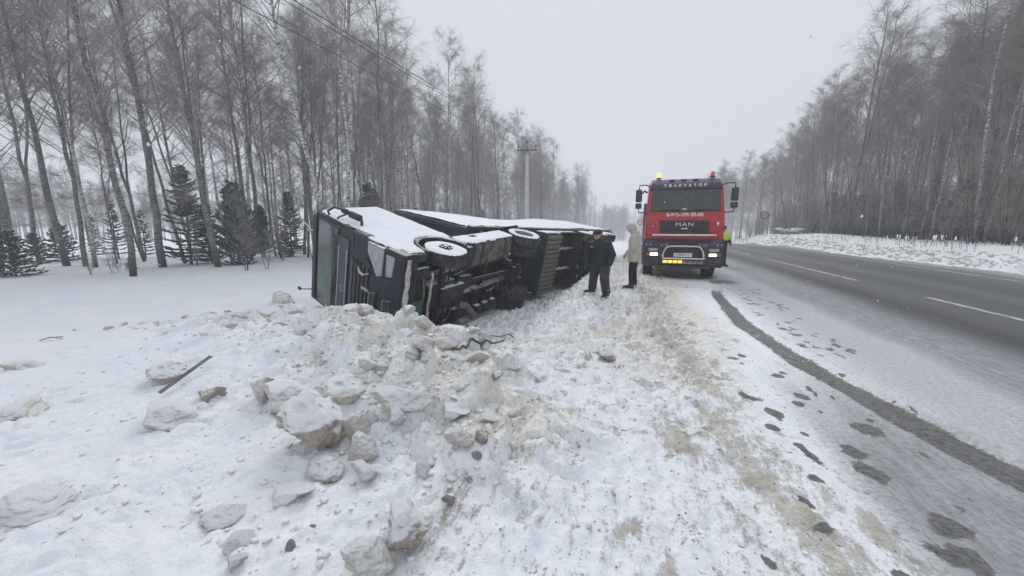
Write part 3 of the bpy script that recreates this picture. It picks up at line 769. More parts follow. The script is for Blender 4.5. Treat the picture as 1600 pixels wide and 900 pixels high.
# saplings and undergrowth: thin stems
def gen_sapling(seed, h, n=3):
    rs = np.random.RandomState(seed); K = 8; s = np.linspace(0, 1, K); st, sr = [], []
    for i in range(n):
        a = rs.uniform(0, 6.28); sp = rs.uniform(.05, .22); hh = h*rs.uniform(.7, 1)
        p = np.stack([math.cos(a)*sp*hh*s+.05*math.cos(a), math.sin(a)*sp*hh*s+.05*math.sin(a), hh*s], 1)+np.cumsum(rs.normal(0, .02*h/4, (K, 3)), 0)*s[:, None]
        st.append(p); sr.append(np.linspace(.022, .005, K)*h/4)
    st = np.array(st); sr = np.array(sr); stem = tubes_np(st, sr, 5)
    nbr = 30; bi = np.repeat(np.arange(n), nbr); fi = rs.uniform(.15, 1, n*nbr)*(K-1); k = np.minimum(fi.astype(int), K-2)
    base = st[bi, k]+(st[bi, k+1]-st[bi, k])*(fi-k)[:, None]
    az = rs.uniform(0, 6.28, len(bi)); d = np.stack([np.cos(az)*.75, np.sin(az)*.75, rs.uniform(.2, 1.1, len(bi))], 1); L = h*.16*rs.uniform(.4, 1.2, (len(bi), 1))
    s4 = np.linspace(0, 1, 4); q = base[:, None]+d[:, None]*L[:, None]*s4[None, :, None]+rs.normal(0, .015, (len(bi), 4, 3))*s4[None, :, None]
    br = tubes_np(q, np.linspace(.008, .003, 4)[None]*np.ones((len(bi), 1))*(h/4)**.5, 3)
    ti = np.repeat(np.arange(len(bi)), 7); k = rs.randint(1, 4, len(ti)); d2 = d[ti]+rs.normal(0, .6, (len(ti), 3)); L2 = L[ti]*rs.uniform(.25, .6, (len(ti), 1))
    s3 = np.linspace(0, 1, 3); q2 = q[ti, k][:, None]+d2[:, None]*L2[:, None]*s3[None, :, None]; tw = tubes_np(q2, np.linspace(.0042, .0022, 3)[None]*np.ones((len(ti), 1)), 3)
    return stem, cat_np([br, tw])
saps = []
for sd_, h, n in ((21, 4.5, 3), (22, 6., 2), (23, 3.2, 4), (24, 7., 2)):
    a, b_ = gen_sapling(sd_, h, n); ma = from_np('stem', *a); ma.materials.append(B_LIMB); mb = from_np('twigs', *b_); mb.materials.append(B_DARK); saps.append((ma, mb))
def sapling(x_, y_, k, s, label, group=None, nm='young_tree', cat='young tree'):
    o = empty(nm, (x_, y_, tz(x_, y_)-.03), rt.uniform(0, 6.28), label, cat, group); o.scale = (s,)*3
    for nm2, me_ in (('stem', saps[k][0]), ('twigs', saps[k][1])):
        c = bpy.data.objects.new(nm2, me_); COL.objects.link(c); c.parent = o
for i in range(210):
    sapling(18.3+14*rt.random()**1.6, rt.uniform(16, 75), rt.randrange(4), rt.uniform(.7, 1.25), 'leafless young tree in the thicket behind the right snow bank', 'young trees behind the right snow bank')
for i in range(62):
    sapling(rt.uniform(-15, -24), rt.uniform(14, 70), rt.randrange(4), rt.uniform(.6, 1.1), 'leafless young tree between the trunks of the left wood', 'young trees in the left wood')
for (px, py), k, s, lb in (((143, 430), 2, .42, 'small bare shrub poking out of the snow near the left spruce'), ((176, 427), 0, .40, 'small bare shrub with upright stems in front of the left wood'), ((186, 425), 2, .3, 'low twiggy shoot right of the upright-stemmed shrub')):
    g = ground_at(px, py); sapling(g.x, g.y, k, s, lb, nm='bare_shrub', cat='shrub')

# conifers
M_NEEDLE = mat('spruce_needles', (.026, .048, .036), .8, col2=(.05, .075, .055), scale=5)
M_NEEDLE2 = mat('pine_needles', (.036, .066, .044), .8, col2=(.07, .10, .068), scale=4)
def gen_conifer(seed, h, width, start=.08, whorl=.28, droop=.25, dens=34, shoot=.13, snowy=.12):
    rs = np.random.RandomState(seed); K = 8; t = np.linspace(0, 1, K)
    tp = np.stack([.02*h*np.sin(t*3), 0*t, t*h], 1); trunk = tubes_np(tp[None], (.022*h*(1-t)**.8*.6+.008)[None], 7)
    bp = []; z = start*h
    while z < h*.97:
        fr = (z/h-start)/(1-start); L0 = width*(1-fr)**.85
        for i in range(rs.randint(5, 8)):
            az = rs.uniform(0, 6.28); L = L0*rs.uniform(.55, 1.15)+.08; s = np.linspace(0, 1, 6)
            q = np.stack([math.cos(az)*L*s, math.sin(az)*L*s, z+L*(.18*s*(1-fr*0)-droop*s**1.5+.22*s**4)+fr*L*.5*s], 1); q[:, 0] += .02*h*math.sin(z/h*3); bp.append(q+np.cumsum(rs.normal(0, .008, (6, 3)), 0))
        z += whorl*rs.uniform(.7, 1.2)*(1-.4*fr)
    bp = np.array(bp); n = len(bp); lens = np.linalg.norm(bp[:, -1]-bp[:, 0], axis=1)
    br = tubes_np(bp, np.linspace(.012, .004, 6)[None]*np.ones((n, 1)), 3)
    cnt = np.maximum(8, (lens*dens).astype(int)); bi = np.repeat(np.arange(n), cnt); fi = rs.uniform(.12, 1, len(bi))*5; k = np.minimum(fi.astype(int), 4)
    base = bp[bi, k]+(bp[bi, k+1]-bp[bi, k])*(fi-k)[:, None]; ax = bp[bi, 5]-bp[bi, 0]; ax /= np.linalg.norm(ax, axis=1, keepdims=True)
    side = np.cross(ax, [0, 0, 1.]); sgn = rs.choice([-1, 1], len(bi))[:, None]
    d = ax*.75+side*sgn*rs.uniform(.3, 1.1, (len(bi), 1)); d[:, 2] += rs.normal(-.05, .22, len(bi))
    L = shoot*rs.uniform(.6, 1.5, (len(bi), 1)); s3 = np.array([0, .55, 1.])
    q = base[:, None]+d[:, None]*L[:, None]*s3[None, :, None]
    rad = np.array([.010, .026, .004])[None]*rs.uniform(.7, 1.3, (len(bi), 1))
    shoots = tubes_np(q, rad, 4)
    sel = rs.rand(len(bi)) < snowy; q3 = q[sel].copy(); q3[:, :, 2] += .016
    sn = tubes_np(q3, np.array([.006, .022, .006])[None]*np.ones((sel.sum(), 1)), 4)
    return trunk, cat_np([br, shoots]), sn
cons = {}
for nm, a in (('a', (31, 6.0, 1.5, .05, .24, .28, 46, .17, .05)), ('b', (32, 4.8, 1.3, .10, .15, .02, 70, .18, .02)), ('c', (33, 2.4, .95, .04, .17, .22, 50, .13, .16)), ('d', (34, 4.8, .9, .10, .28, .2, 36, .14, .05))):
    t_, c_, s_ = gen_conifer(*a); mt = from_np('trunk', *t_); mt.materials.append(B_LIMB); mc = from_np('crown', *c_); mc.materials.append(M_NEEDLE2 if nm == 'b' else M_NEEDLE); ms = from_np('snow', *s_); ms.materials.append(SNOW); cons[nm] = (mt, mc, ms)
def conifer(px, py, k, s, label, nm='spruce_tree', group=None, loc=None):
    g = Vector(loc) if loc else ground_at(px, py); o = empty(nm, (g.x, g.y, tz(g.x, g.y)-.05), rt.uniform(0, 6.28), label, 'tree', group); o.scale = (s,)*3
    for nm2, me_ in (('trunk', cons[k][0]), ('crown', cons[k][1]), ('snow_on_branches', cons[k][2])):
        c = bpy.data.objects.new(nm2, me_); COL.objects.link(c); c.parent = o
        if nm2[0] == 's': c['kind'] = 'stuff'
conifer(299, 413, 'a', 1.0, 'dark spruce with tiered branches right of the thick foremost trunk')
conifer(332, 411, 'a', .62, 'shorter spruce tucked between the tiered one and the rounded evergreen')
conifer(376, 412, 'b', 1.0, 'rounded dense evergreen, greenest tree at the edge of the field', nm='pine_tree')
conifer(412, 402, 'b', .8, 'evergreen half hidden behind the rounded dense one', nm='pine_tree')
conifer(26, 432, 'c', .88, 'low snowy spruce nearest the left edge of the photo')
conifer(186, 404, 'd', .9, 'thin spruce with sparse tiers under the crooked short tree')
conifer(60, 412, 'c', .85, 'small spruce behind the low snowy one')
conifer(228, 404, 'd', .75, 'thin spruce left of the thick foremost trunk')
conifer(205, 421, 'c', .28, 'tiny spruce shoot poking out of the snow left of the thick trunk')
conifer(100, 408, 'c', 1.1, 'small dark spruce at the feet of the dark trunk group')
conifer(150, 404, 'd', .7, 'thin spruce behind the pale-footed birch')
for i in range(16):
    conifer(0, 0, rt.choice('acd'), rt.uniform(.6, 1.0), 'small spruce growing under the bare trees of the left wood', group='small spruces under the left wood', loc=(rt.uniform(-18, -26), rt.uniform(16, 60), 0))
for i in range(60):
    conifer(0, 0, rt.choice('bbd'), rt.uniform(.7, 1.15), 'young evergreen in the thicket behind the right snow bank', nm='pine_tree', group='young evergreens in the right thicket', loc=(rt.uniform(21, 30), rt.uniform(17, 60), 0))

# ================================================================== VEHICLES
# vehicle axes: x to its right, y forward, z up, origin on the ground under the front axle
def pose(o, pos, yaw, roll, pit):
    fwd = Vector((math.sin(yaw)*math.cos(pit), -math.cos(yaw)*math.cos(pit), math.sin(pit)))
    l0 = Vector((math.cos(yaw), math.sin(yaw), 0)); l0 = (l0-fwd*l0.dot(fwd)).normalized(); u0 = fwd.cross(l0)
    u = u0*math.cos(roll)-l0*math.sin(roll); l = l0*math.cos(roll)+u0*math.sin(roll); r = -l
    M = Matrix(((r.x, fwd.x, u.x, pos[0]), (r.y, fwd.y, u.y, pos[1]), (r.z, fwd.z, u.z, pos[2]), (0, 0, 0, 1)))
    o.matrix_world = M
M_RUB = mat('tyre_rubber', (.022, .022, .024), .8, col2=(.07, .07, .072), scale=7, bmp=.2)
M_RUBS = mat('tyre_rubber_dusted_with_slush', (.03, .032, .036), .85, col2=(.14, .14, .145), scale=5, lo=.4, hi=.75)
M_STEEL = mat('wheel_steel', (.38, .38, .39), .45, .6, col2=(.2, .18, .16), scale=12)
M_DUST = mat('grimy_underbody', (.016, .016, .017), .75, col2=(.075, .068, .060), scale=5, lo=.45, hi=.72, bmp=.4, snow=.12)
M_BLACK = mat('black_plastic', (.022, .023, .026), .5, col2=(.06, .06, .065), scale=4)
M_BLUEBLK = mat('blue_black_cab_paint', (.016, .020, .028), .5, coat=.12, spec=.35, col2=(.05, .055, .062), scale=3.5, lo=.5, hi=.8)
M_GREYP = mat('grey_cab_panel', (.055, .060, .070), .5, col2=(.10, .107, .118), scale=5)
M_TRIM = mat('silver_trim', (.42, .43, .45), .4, .4, col2=(.25, .25, .26), scale=10)
M_MUD = mat('caked_icy_mud', (.36, .32, .26), .9, col2=(.62, .60, .56), scale=11, lo=.35, hi=.65, bmp=.9)
M_TANK = mat('dirty_aluminium_tank', (.15, .135, .118), .6, .1, col2=(.075, .068, .06), scale=4.5, lo=.42, hi=.62, bmp=.2)
M_TEAL = mat('teal_green_plastic', (.018, .085, .07), .4, col2=(.03, .05, .05), scale=6)
M_TEALD = mat('dark_teal_panel', (.022, .036, .042), .6, col2=(.05, .06, .06), scale=5)
M_CORR = mat('grey_brown_corrugated_steel', (.155, .135, .115), .65, .15, col2=(.23, .215, .195), scale=6, lo=.4, hi=.7, bmp=.2)
M_TARP = mat('grey_trailer_curtain', (.20, .22, .25), .6, col2=(.30, .32, .35), scale=4)
M_HOSE = mat('dusty_grey_hose', (.17, .165, .16), .75, col2=(.09, .085, .08), scale=8)
def glass_mat(name, col, rough=.06):
    m, n, b = nmat(name); b.inputs['Base Color'].default_value = (*col, 1); b.inputs['Roughness'].default_value = rough
    b.inputs['Coat Weight'].default_value = .6; b.inputs['Specular IOR Level'].default_value = .6
    z = noise(n, 9, 4, .6); c = mixc(n, mathn(n, 'MULTIPLY', rng(n, z, .5, .75), .5), col, (.07, .085, .085)); n.links.new(c, b.inputs['Base Color'])
    return m
M_GLASSG = glass_mat('green_tinted_glass', (.010, .034, .030))
M_GLASS = glass_mat('dark_windscreen', (.014, .022, .028), .10)
M_LENS = mat('clear_lamp_lens', (.34, .36, .39), .15, col2=(.24, .255, .28), scale=10, lo=.4, hi=.7, coat=1)
def inside(px, py, poly):
    r = np.zeros(px.shape, bool); n = len(poly)
    for i in range(n):
        x1, y1 = poly[i]; x2, y2 = poly[(i+1) % n]
        c = ((y1 > py) != (y2 > py)) & (px < (x2-x1)*(py-y1)/((y2-y1) if y2 != y1 else 1e-9)+x1); r ^= c
    return r
def slab(name, poly, x_, th, parent, holes=(), res=.035, sag=None, m=None, sign=-1, lumps=.5, seed=5):
    """a layer of snow on a side of a vehicle: poly in (y, z) on the plane x = x_, thickest in its middle"""
    P = np.array(poly); a0, a1 = P[:, 0].min(), P[:, 0].max(); b0, b1 = P[:, 1].min(), P[:, 1].max()
    ya = np.arange(a0-res, a1+res*1.5, res); za = np.arange(b0-res, b1+res*1.5, res); Y, Z = np.meshgrid(ya, za)
    wy = Y+.05*(fbm(Y*6, Z*6, seed, 3)-.5); wz = Z+.05*(fbm(Y*6+9, Z*6, seed+9, 3)-.5)
    ok = inside(wy, wz, poly); d = np.full(Y.shape, 9.)
    for pg in [poly]+list(holes):
        q = [tuple(v) for v in pg]+[tuple(pg[0])]; d = np.minimum(d, seg_d(wy, wz, q)[0])
    for hl in holes: ok &= ~inside(wy, wz, hl)
    d = np.where(ok, d, 0)
    h = th*np.minimum(1, d/(th*1.7+.015))**.5*(1-lumps/2+lumps*fbm(Y*2.2, Z*2.2, seed+3, 4))
    X = x_+sign*h
    if sag is not None: X = X+sag(Y, Z)
    nz_, ny_ = Y.shape; i = (np.arange(nz_-1)[:, None]*ny_+np.arange(ny_-1)[None]).ravel()
    q = np.stack([i, i+1, i+ny_+1, i+ny_], 1); keep = ok.ravel()[q].sum(1) >= 3
    return link(name, from_np(name, np.stack([X, Y, Z], -1).reshape(-1, 3), q[keep]), parent, m or SNOW)
def wheel(parent, c, side, r=.51, w_=.31, name='wheel', snow=False, dual=False, hub_out=True, rubber=None):
    """side: -1 left, +1 right. wheel > rim; parts face outward"""
    cx, cy, cz = c; o = MB(); s = side
    prof = [(-w_/2, r*.62), (-w_/2, r*.93), (-w_/2+.035, r), (w_/2-.035, r), (w_/2, r*.93), (w_/2, r*.62)]
    o.lathe([(a*s, q) for a, q in prof], c, n=40)
    for k in range(44):       # tread blocks
        t = 2*math.pi*k/44
        for a in (-.10, 0, .10):
            R_ = Matrix.Rotation(t, 3, 'X'); p = R_ @ Vector((a+(.02 if k % 2 else -.02), 0, r+.004)); o.box(p+Vector(c), (.075, .05, .016), R_)
    wo = o.build(name, rubber or M_RUB, parent, smooth=True)
    q = MB(); f = w_/2*s
    dish = [(f*.98, r*.63), (f*1.02, r*.60), (f*.75, r*.56), (f*.35, r*.45), (f*.30, r*.30), (f*.9, r*.27), (f*1.0, r*.22), (f*1.0, 0)] if not dual else [(f*.98, r*.63), (f*1.02, r*.60), (f*.2, r*.54), (-f*.5, r*.45), (-f*.55, r*.27), (f*.3, r*.25), (f*.35, r*.15), (f*.35, 0)]
    q.lathe(dish, c, n=32)
    for k in range(10):
        t = 2*math.pi*k/10; p = Vector(c)+Vector((0, math.cos(t)*r*.36, math.sin(t)*r*.36)); a0 = f*(.3 if not dual else -.5); q.cyl(p+Vector((a0, 0, 0)), p+Vector((a0+.04*s, 0, 0)), .018, n=6)
    rim = q.build('rim', M_STEEL, wo, smooth=True)
    return wo
def snow_ring(parent, c, side, r0, r1, w_, th=.022, seed=1):
    """snow lying on a wheel's upturned outer face"""
    rs = np.random.RandomState(seed); n, K = 44, 7; v = []; a = np.linspace(0, 2*np.pi, n, endpoint=False)
    for k in range(K):
        u = k/(K-1); rr_ = r0+(r1-r0)*u+(.012*np.sin(a*5+seed)+.01*rs.rand(n) if k in (0, K-1) else 0); h = th*math.sin(math.pi*min(1, max(0, u)))**.4 if 0 < u < 1 else 0
        hh = h*(1+.3*np.sin(a*3+seed*2))
        v.append(np.stack([c[0]+side*(w_/2+.002+hh), c[1]+rr_*np.cos(a), c[2]+rr_*np.sin(a)], 1))
    v = np.concatenate(v); f = []
    for k in range(K-1):
        for i in range(n): f.append((k*n+i, k*n+(i+1) % n, (k+1)*n+(i+1) % n, (k+1)*n+i))
    return link('snow_cover', from_np('snow_cover', v, np.array(f)), parent, SNOW)

# ---------------------------------------------------------------- overturned tractor unit
T = empty('overturned_truck', label='dark blue-black lorry tractor lying on its side in the snowy ditch, windscreen facing left', cat='truck')
pose(T, (-4.08, 8.33, -.14), -.255, 1.275, -.072)
# cab shell: side profile from bumper to roof, pushed across the width
prof = [(1.38, .75), (1.40, 1.3), (1.38, 1.95), (1.35, 2.25), (1.31, 2.75), (1.24, 3.3), (1.19, 3.76), (1.02, 3.98), (.5, 4.04), (-.85, 4.04), (-.88, 1.05), (-.62, 1.05), (-.55, 1.15), (.62, 1.15), (.72, .75)]
MB().prism(prof, -1.22, 1.22).build('cab', M_BLUEBLK, T, bevel=.18, seg=5)
def front_y(z): return float(np.interp(z, [.3, .75, 1.3, 1.95, 2.25, 2.75, 3.3, 3.80], [1.42, 1.40, 1.40, 1.38, 1.35, 1.31, 1.24, 1.18]))
def fpanel(name, x0, x1, z0, z1, m, proud=.012, th=.03, parent=None, bevel=.008, skew=0.):
    """a panel that follows the slope of the cab front"""
    zs = np.linspace(z0, z1, 5); v = []
    for z in zs:
        for xx in (x0, x1): v += [(xx+skew*(z-z0), front_y(z)+proud, z), (xx+skew*(z-z0), front_y(z)+proud-th, z)]
    f = []; n = len(zs)
    for i in range(n-1):
        a = 4*i; b = 4*(i+1); f += [(a, a+2, b+2, b), (a+1, b+1, b+3, a+3), (a, b, b+1, a+1), (a+2, a+3, b+3, b+2)]
    f += [(0, 1, 3, 2), (4*n-4, 4*n-2, 4*n-1, 4*n-3)]
    o = MB(); o.add(v, f); return o.build(name, m, parent or T, bevel=bevel)
ws = fpanel('windshield', -1.12, 1.12, 2.72, 3.64, M_GLASSG, .014, .02, bevel=.02)
fpanel('sun_visor', -1.14, 1.14, 3.66, 3.82, M_BLACK, .05, .04)
# a pale painted reflection on the glass, the dark dash and a frame
fpanel('windshield_frame', -1.18, -1.12, 2.66, 3.64, M_BLACK, .02, .04); fpanel('windshield_frame', -1.12, 1.12, 2.64, 2.72, M_BLACK, .024, .05)
fpanel('painted_reflection', -.25, .95, 3.02, 3.28, mat('painted_glass_reflection', (.10, .17, .155), .25, col2=(.05, .09, .085), scale=5), .017, .006, ws, bevel=0)
fpanel('dashboard_strip', -.9, 1.05, 2.74, 2.90, M_BLACK, .018, .01, ws, bevel=0)
fpanel('front_flap', -1.0, 1.1, 2.2, 2.62, M_GREYP, .03, .04)
for z in (2.56, 2.22): fpanel('trim_strip', -.75, 1.08, z, z+.035, M_TRIM, .045, .03, bevel=.004)
e = MB(); 
for k in range(24):
    a0, a1 = 2*math.pi*k/24, 2*math.pi*(k+1)/24; yy = front_y(2.34)+.055
    e.cyl((.25+.085*math.cos(a0), yy+.0, 2.34+.085*math.sin(a0)), (.25+.085*math.cos(a1), yy, 2.34+.085*math.sin(a1)), .007, n=6)
for k in range(3):
    a = math.pi/2+2*math.pi*k/3; e.cyl((.25, yy, 2.34), (.25+.082*math.cos(a), yy, 2.34+.082*math.sin(a)), .009, .004, n=6)
e.build('emblem', M_TRIM, T, smooth=True)
for z in (1.98, 1.84, 1.70, 1.56, 1.42): fpanel('grille_slat', -.62, 1.0, z, z+.10, M_BLACK if z < 1.9 else M_GREYP, .035, .05)
for xx in (-.1, .35, .75): fpanel('grille_inset', xx, xx+.07, 1.36, 1.62, M_TRIM, .045, .03)
# corner deflectors, headlamps, bumper
for s in (-1, 1):
    MB().prism([(1.10, 1.62), (1.36, 1.66), (1.34, 2.16), (1.15, 2.2)], s*1.06, s*1.27).build('corner_deflector', M_GREYP, T, bevel=.05)
    o = MB(); o.prism([(s*-.0+s*1.18, .98), (s*1.18, 1.50), (s*.98, 1.50), (s*.50, 1.16), (s*.56, 1.0)], 1.37, 1.43, axis='y'); hl = o.build('headlight', M_LENS, T, bevel=.02)
    MB().prism([(s*1.20, 1.505), (s*1.215, .98), (s*1.185, .98), (s*1.17, 1.50)], 1.36, 1.435, axis='y').build('headlight_surround', M_TRIM, hl, bevel=.005)
    MB().cyl((s*.95, 1.40, 1.2), (s*.95, 1.436, 1.2), .11, n=20).build('headlight_bulb', M_TRIM, hl, smooth=True)
    o = MB(); o.prism([(s*1.12, .62), (s*1.12, .88), (s*.62, .84), (s*.66, .66)], 1.40, 1.45, axis='y'); o.build('fog_light', M_LENS, T, bevel=.015)
bp_ = MB(); bp_.prism([(1.42, .36), (1.44, .9), (1.38, .98), (.95, .98), (.9, .6), (1.0, .36)], -1.24, 1.24); bp_.build('bumper', M_BLUEBLK, T, bevel=.06, seg=3)
def mud_bar(y0, z0, x0, x1, r, seed):
    rs = random.Random(seed); pts = [(x0+(x1-x0)*t/16, y0+rs.uniform(-.012, .012), z0+rs.uniform(-.012, .012)) for t in range(17)]; return MB().tube(pts, [r*rs.uniform(.75, 1.25) for _ in pts], 7)
mud_bar(1.30, .34, -1.15, 1.1, .058, 1).build('bumper_underside_edge', M_MUD, T, smooth=True)
o = mud_bar(.50, .36, -.72, 1.1, .028, 2); o.build('front_cross_member', M_MUD, T, smooth=True)
o = MB(); o.box((.15, .92, .55), (1.75, .7, .22)); o.box((-.75, .9, .42), (.25, .6, .12)); o.build('bumper_floor', M_DUST, T, bevel=.03)
o = MB(); o.box((.12, .92, .38), (.46, .36, .16)); o.box((.12, 1.0, .30), (.34, .16, .05)); o.build('green_fluid_tank', M_TEAL, T, bevel=.05, seg=3)
o = MB()
for k in range(2): o.cyl((-.02, .8+.16*k, .45), (-.02, .8+.16*k, .33), .035, n=12)
o.tube([(-.6, .75, .4), (-.2, .7, .36), (.2, .72, .38), (.7, .66, .36)], .025); o.tube([(-.55, 1.1, .42), (.0, 1.12, .38), (.55, 1.15, .4)], .02); o.build('bumper_hoses', M_HOSE, T, smooth=True)
for z0, z1 in ((1.12, 1.30), (.62, .84)):
    o = MB(); o.prism([(-.10, z0), (-.04, z1), (.30, z1), (.38, z0)], 1.41, 1.452, axis='y'); sl_ = o.build('bumper_slot', M_BLACK, T, bevel=.015)
    o = MB(); o.tube([(-.12, 1.455, z0-.015), (-.05, 1.455, z1+.015), (.31, 1.455, z1+.015), (.40, 1.455, z0-.015)], .010, 6); o.build('slot_trim', M_TRIM, sl_, smooth=True)
o = MB(); o.prism([(-.80, 1.56), (-.62, 1.60), (-.58, 1.42), (-.66, 1.34), (-.78, 1.40)], 1.395, 1.44, axis='y'); o.build('broken_cover', M_BLACK, T, bevel=.02)
o = MB(); o.tube([(-.52, 1.43, 1.78), (-.44, 1.47, 1.66), (-.42, 1.49, 1.52), (-.50, 1.46, 1.36)], [.012, .03, .024, .010], 8); o.build('torn_trim', mat('torn_pale_edge', (.6, .6, .6), .7, col2=(.2, .2, .2), scale=12), T, smooth=True)
for xx in (-1.0, -.5, .5, 1.0): MB().box((xx, front_y(2.1)+.012, 2.08), (.36, .02, .05)).build('vent_lip', M_GREYP, T, bevel=.008)
# steps and wheel arch
for s in (-1, 1):
    arc = [(.62*math.cos(a), .51+.66*math.sin(a)) for a in np.linspace(math.radians(-8), math.radians(188), 15)]; arc2 = [(.69*math.cos(a), .51+.74*math.sin(a)) for a in np.linspace(math.radians(188), math.radians(-8), 15)]
    MB().prism(arc+arc2, s*.86, s*1.245).build('wheel_arch', M_BLACK, T)
    MB().box((s*1.12, .93, .62), (.2, .40, .5)).build('entry_step', M_BLACK, T, bevel=.04)
# frame, axle, engine, gearbox
o = MB()
for s in (-.4, .4): o.box((s, -1.75, .82), (.08, 6.2, .28))
for yy in (.75, -1.1, -2.2, -4.3, -4.8): o.box((0, yy, .82), (.8, .12, .22))
o.build('frame', M_DUST, T, bevel=.01)
o = MB(); o.cyl((-.95, 0, .51), (.95, 0, .51), .07, n=12); o.box((0, 0, .48), (1.2, .16, .14)); o.cyl((-.9, -.28, .5), (.9, -.28, .5), .025); o.build('front_axle', M_DUST, T, bevel=.02)
o = MB(); o.box((0, -.05, .72), (.62, 1.0, .5)); o.box((.02, -.35, .42), (.45, .9, .2)); o.cyl((0, -.9, .72), (0, -1.5, .72), .26, .18, n=18); o.cyl((.45, -.6, .62), (.45, -.1, .62), .1, n=14); o.build('engine', M_DUST, T, bevel=.03)
o = MB(); o.cyl((0, -1.5, .68), (0, -3.5, .55), .055, n=14); o.lathe([(-.2, .1), (-.12, .22), (.12, .22), (.2, .1)], (0, -3.7, .52), axis='y', n=18); o.cyl((-1., -3.7, .52), (1., -3.7, .52), .085, n=14); o.build('drive_shaft', M_DUST, T, smooth=True)
# lower-side gear near the snow: silencer, air tanks, intake hose, spring
o = MB(); o.lathe([(-.36, .0), (-.36, .17), (-.33, .19), (.33, .19), (.36, .17), (.36, 0)], (.78, -.98, .50), axis='y', n=24); o.build('silencer', M_DUST, T, smooth=True)
o = MB(); o.tube([(.45, -.75, .42), (.52, -1.0, .33), (.72, -1.2, .3), (.92, -1.4, .33), (1.05, -1.75, .42)], .10, 12); o.build('intake_hose', M_HOSE, T, smooth=True)
o = MB(); o.cyl((.98, -.75, .36), (.98, -1.15, .36), .13, n=20); o.build('exhaust_pot', mat('heat_stained_steel', (.28, .27, .255), .5, .4, col2=(.14, .12, .1), scale=8), T, bevel=.02)
for k, (yy, xx) in enumerate(((-1.75, .92), (-2.15, .92), (-2.5, .9))):
    o = MB(); o.lathe([(-.15, .0), (-.15, .13), (-.11, .17), (.11, .17), (.15, .13), (.15, 0)], (xx, yy, .48), axis='y', n=22); o.build('air_tank', M_DUST, T, smooth=True)
rs = random.Random(3); o = MB()
for k in range(16):
    a = Vector((rs.uniform(-.5, .95), rs.uniform(-3.2, .4), rs.uniform(.36, .6))); b = a+Vector((rs.uniform(-.4, .4), rs.uniform(-.8, .2), rs.uniform(-.08, .12))); o.tube([a, (a+b)/2+Vector((0, 0, -.07)), b], rs.uniform(.012, .028), 6)
o.build('pipes_and_cables', M_DUST, T, smooth=True)['kind'] = 'stuff'
o = MB(); o.box((.28, -2.55, .45), (.18, .16, .14)); o.build('red_coupling', mat('dull_red_coupling', (.12, .015, .025), .5), T, bevel=.02)
MB().box((.05, -3.35, .5), (.5, .12, .3)).build('axle_bracket', M_DUST, T, bevel=.02); MB().box((-.15, -4.15, .52), (.7, .1, .25)).build('axle_bracket', M_DUST, T, bevel=.02)
for xx, yy in ((-.3, -3.2), (.45, -4.1)): MB().lathe([(.42, 0), (.42, .09), (.46, .125), (.56, .11), (.64, .125), (.75, .10), (.75, 0)], (xx, yy, 0), axis='z', n=16).build('air_spring', M_DUST, T, smooth=True)
# fuel tank on the upper side
pr = [(-1.22, .42), (-1.22, .98), (-1.14, 1.06), (-.62, 1.06), (-.54, .98), (-.54, .46), (-.66, .36), (-1.14, .36)]
o = MB(); o.prism([(a, b) for a, b in pr], -2.82, -1.02, axis='y'); ft = o.build('fuel_tank', M_TANK, T, bevel=.05, seg=3)
o = MB()
for yy in (-1.35, -2.45): o.prism([(-1.235, .40), (-1.235, .99), (-1.145, 1.075), (-.6, 1.075), (-.525, .99), (-.525, .44), (-.65, .345), (-1.145, .345)], yy-.035, yy+.035, axis='y')
o.build('tank_strap', M_BLACK, ft)
o = MB(); o.box((-.86, -.86, .68), (.6, .22, .6)); o.build('battery_box', M_DUST, T, bevel=.03)
o = MB(); o.box((-1.12, -3.7, 1.16), (.3, 1.25, .03)); o.box((-.9, -4.38, .62), (.6, .03, .7)); o.box((.6, -4.38, .62), (1.1, .03, .7)); o.build('mudguard', M_TEALD, T)
for s in (-1, 1):
    wheel(T, (s*1.05, 0, .51), s, .515, .30, rubber=M_RUBS)
    wheel(T, (s*1.08, -3.7, .51), s, .515, .29, dual=True, rubber=M_RUBS); wheel(T, (s*.75, -3.7, .51), s, .515, .29, name='inner_wheel', dual=True, rubber=M_RUBS)
o = MB(); o.lathe([(-1.215, .07), (-1.255, .065), (-1.265, .05), (-1.265, 0)], (0, 0, .51), n=16)
for k in range(10):
    t = 2*math.pi*k/10; o.cyl((-1.19, .14*math.cos(t), .51+.14*math.sin(t)), (-1.262, .14*math.cos(t), .51+.14*math.sin(t)), .026, n=6)
o.build('wheel_hub', M_DUST, T, smooth=True)
snow_ring(T, (-1.05, 0, .51), -1, .085, .50, .30, .03, 1)
snow_ring(T, (-1.08, -3.7, .51), -1, .30, .50, .29, .03, 2)
snow_ring(T, (-1.08, -3.7, .51), -1, .0, .12, .05, .05, 3)
# snow on the upper side
arch = [(.70*math.cos(a), .51+.80*math.sin(a)) for a in np.linspace(math.radians(5), math.radians(175), 12)]
side = [(1.30, .72), (1.34, 1.3), (1.32, 1.95), (1.28, 2.3), (1.22, 2.75), (1.15, 3.3), (1.08, 3.7), (.9, 3.88), (.45, 3.96), (-.82, 3.97), (-.85, 1.1), (-.72, 1.08)]+arch[::-1]+[(.78, .72)]
win = [(.92, 2.25), (.84, 2.60), (.4, 2.62), (.45, 2.25)]
slab('snow_cover', side, -1.215, .035, T, holes=[[(1.30, 2.15), (1.24, 2.66), (1.14, 2.64), (1.18, 2.2)]], seed=3)
slab('snow_cover', [(-.62, .70), (-.75, 1.02), (-2.95, 1.02), (-2.98, .50), (-2.8, .42), (-1.05, .40), (-.72, .5)], -1.235, .04, T, holes=[[(-1.35, .80), (-1.28, .92), (-1.62, .92), (-1.6, .82)]], seed=13)
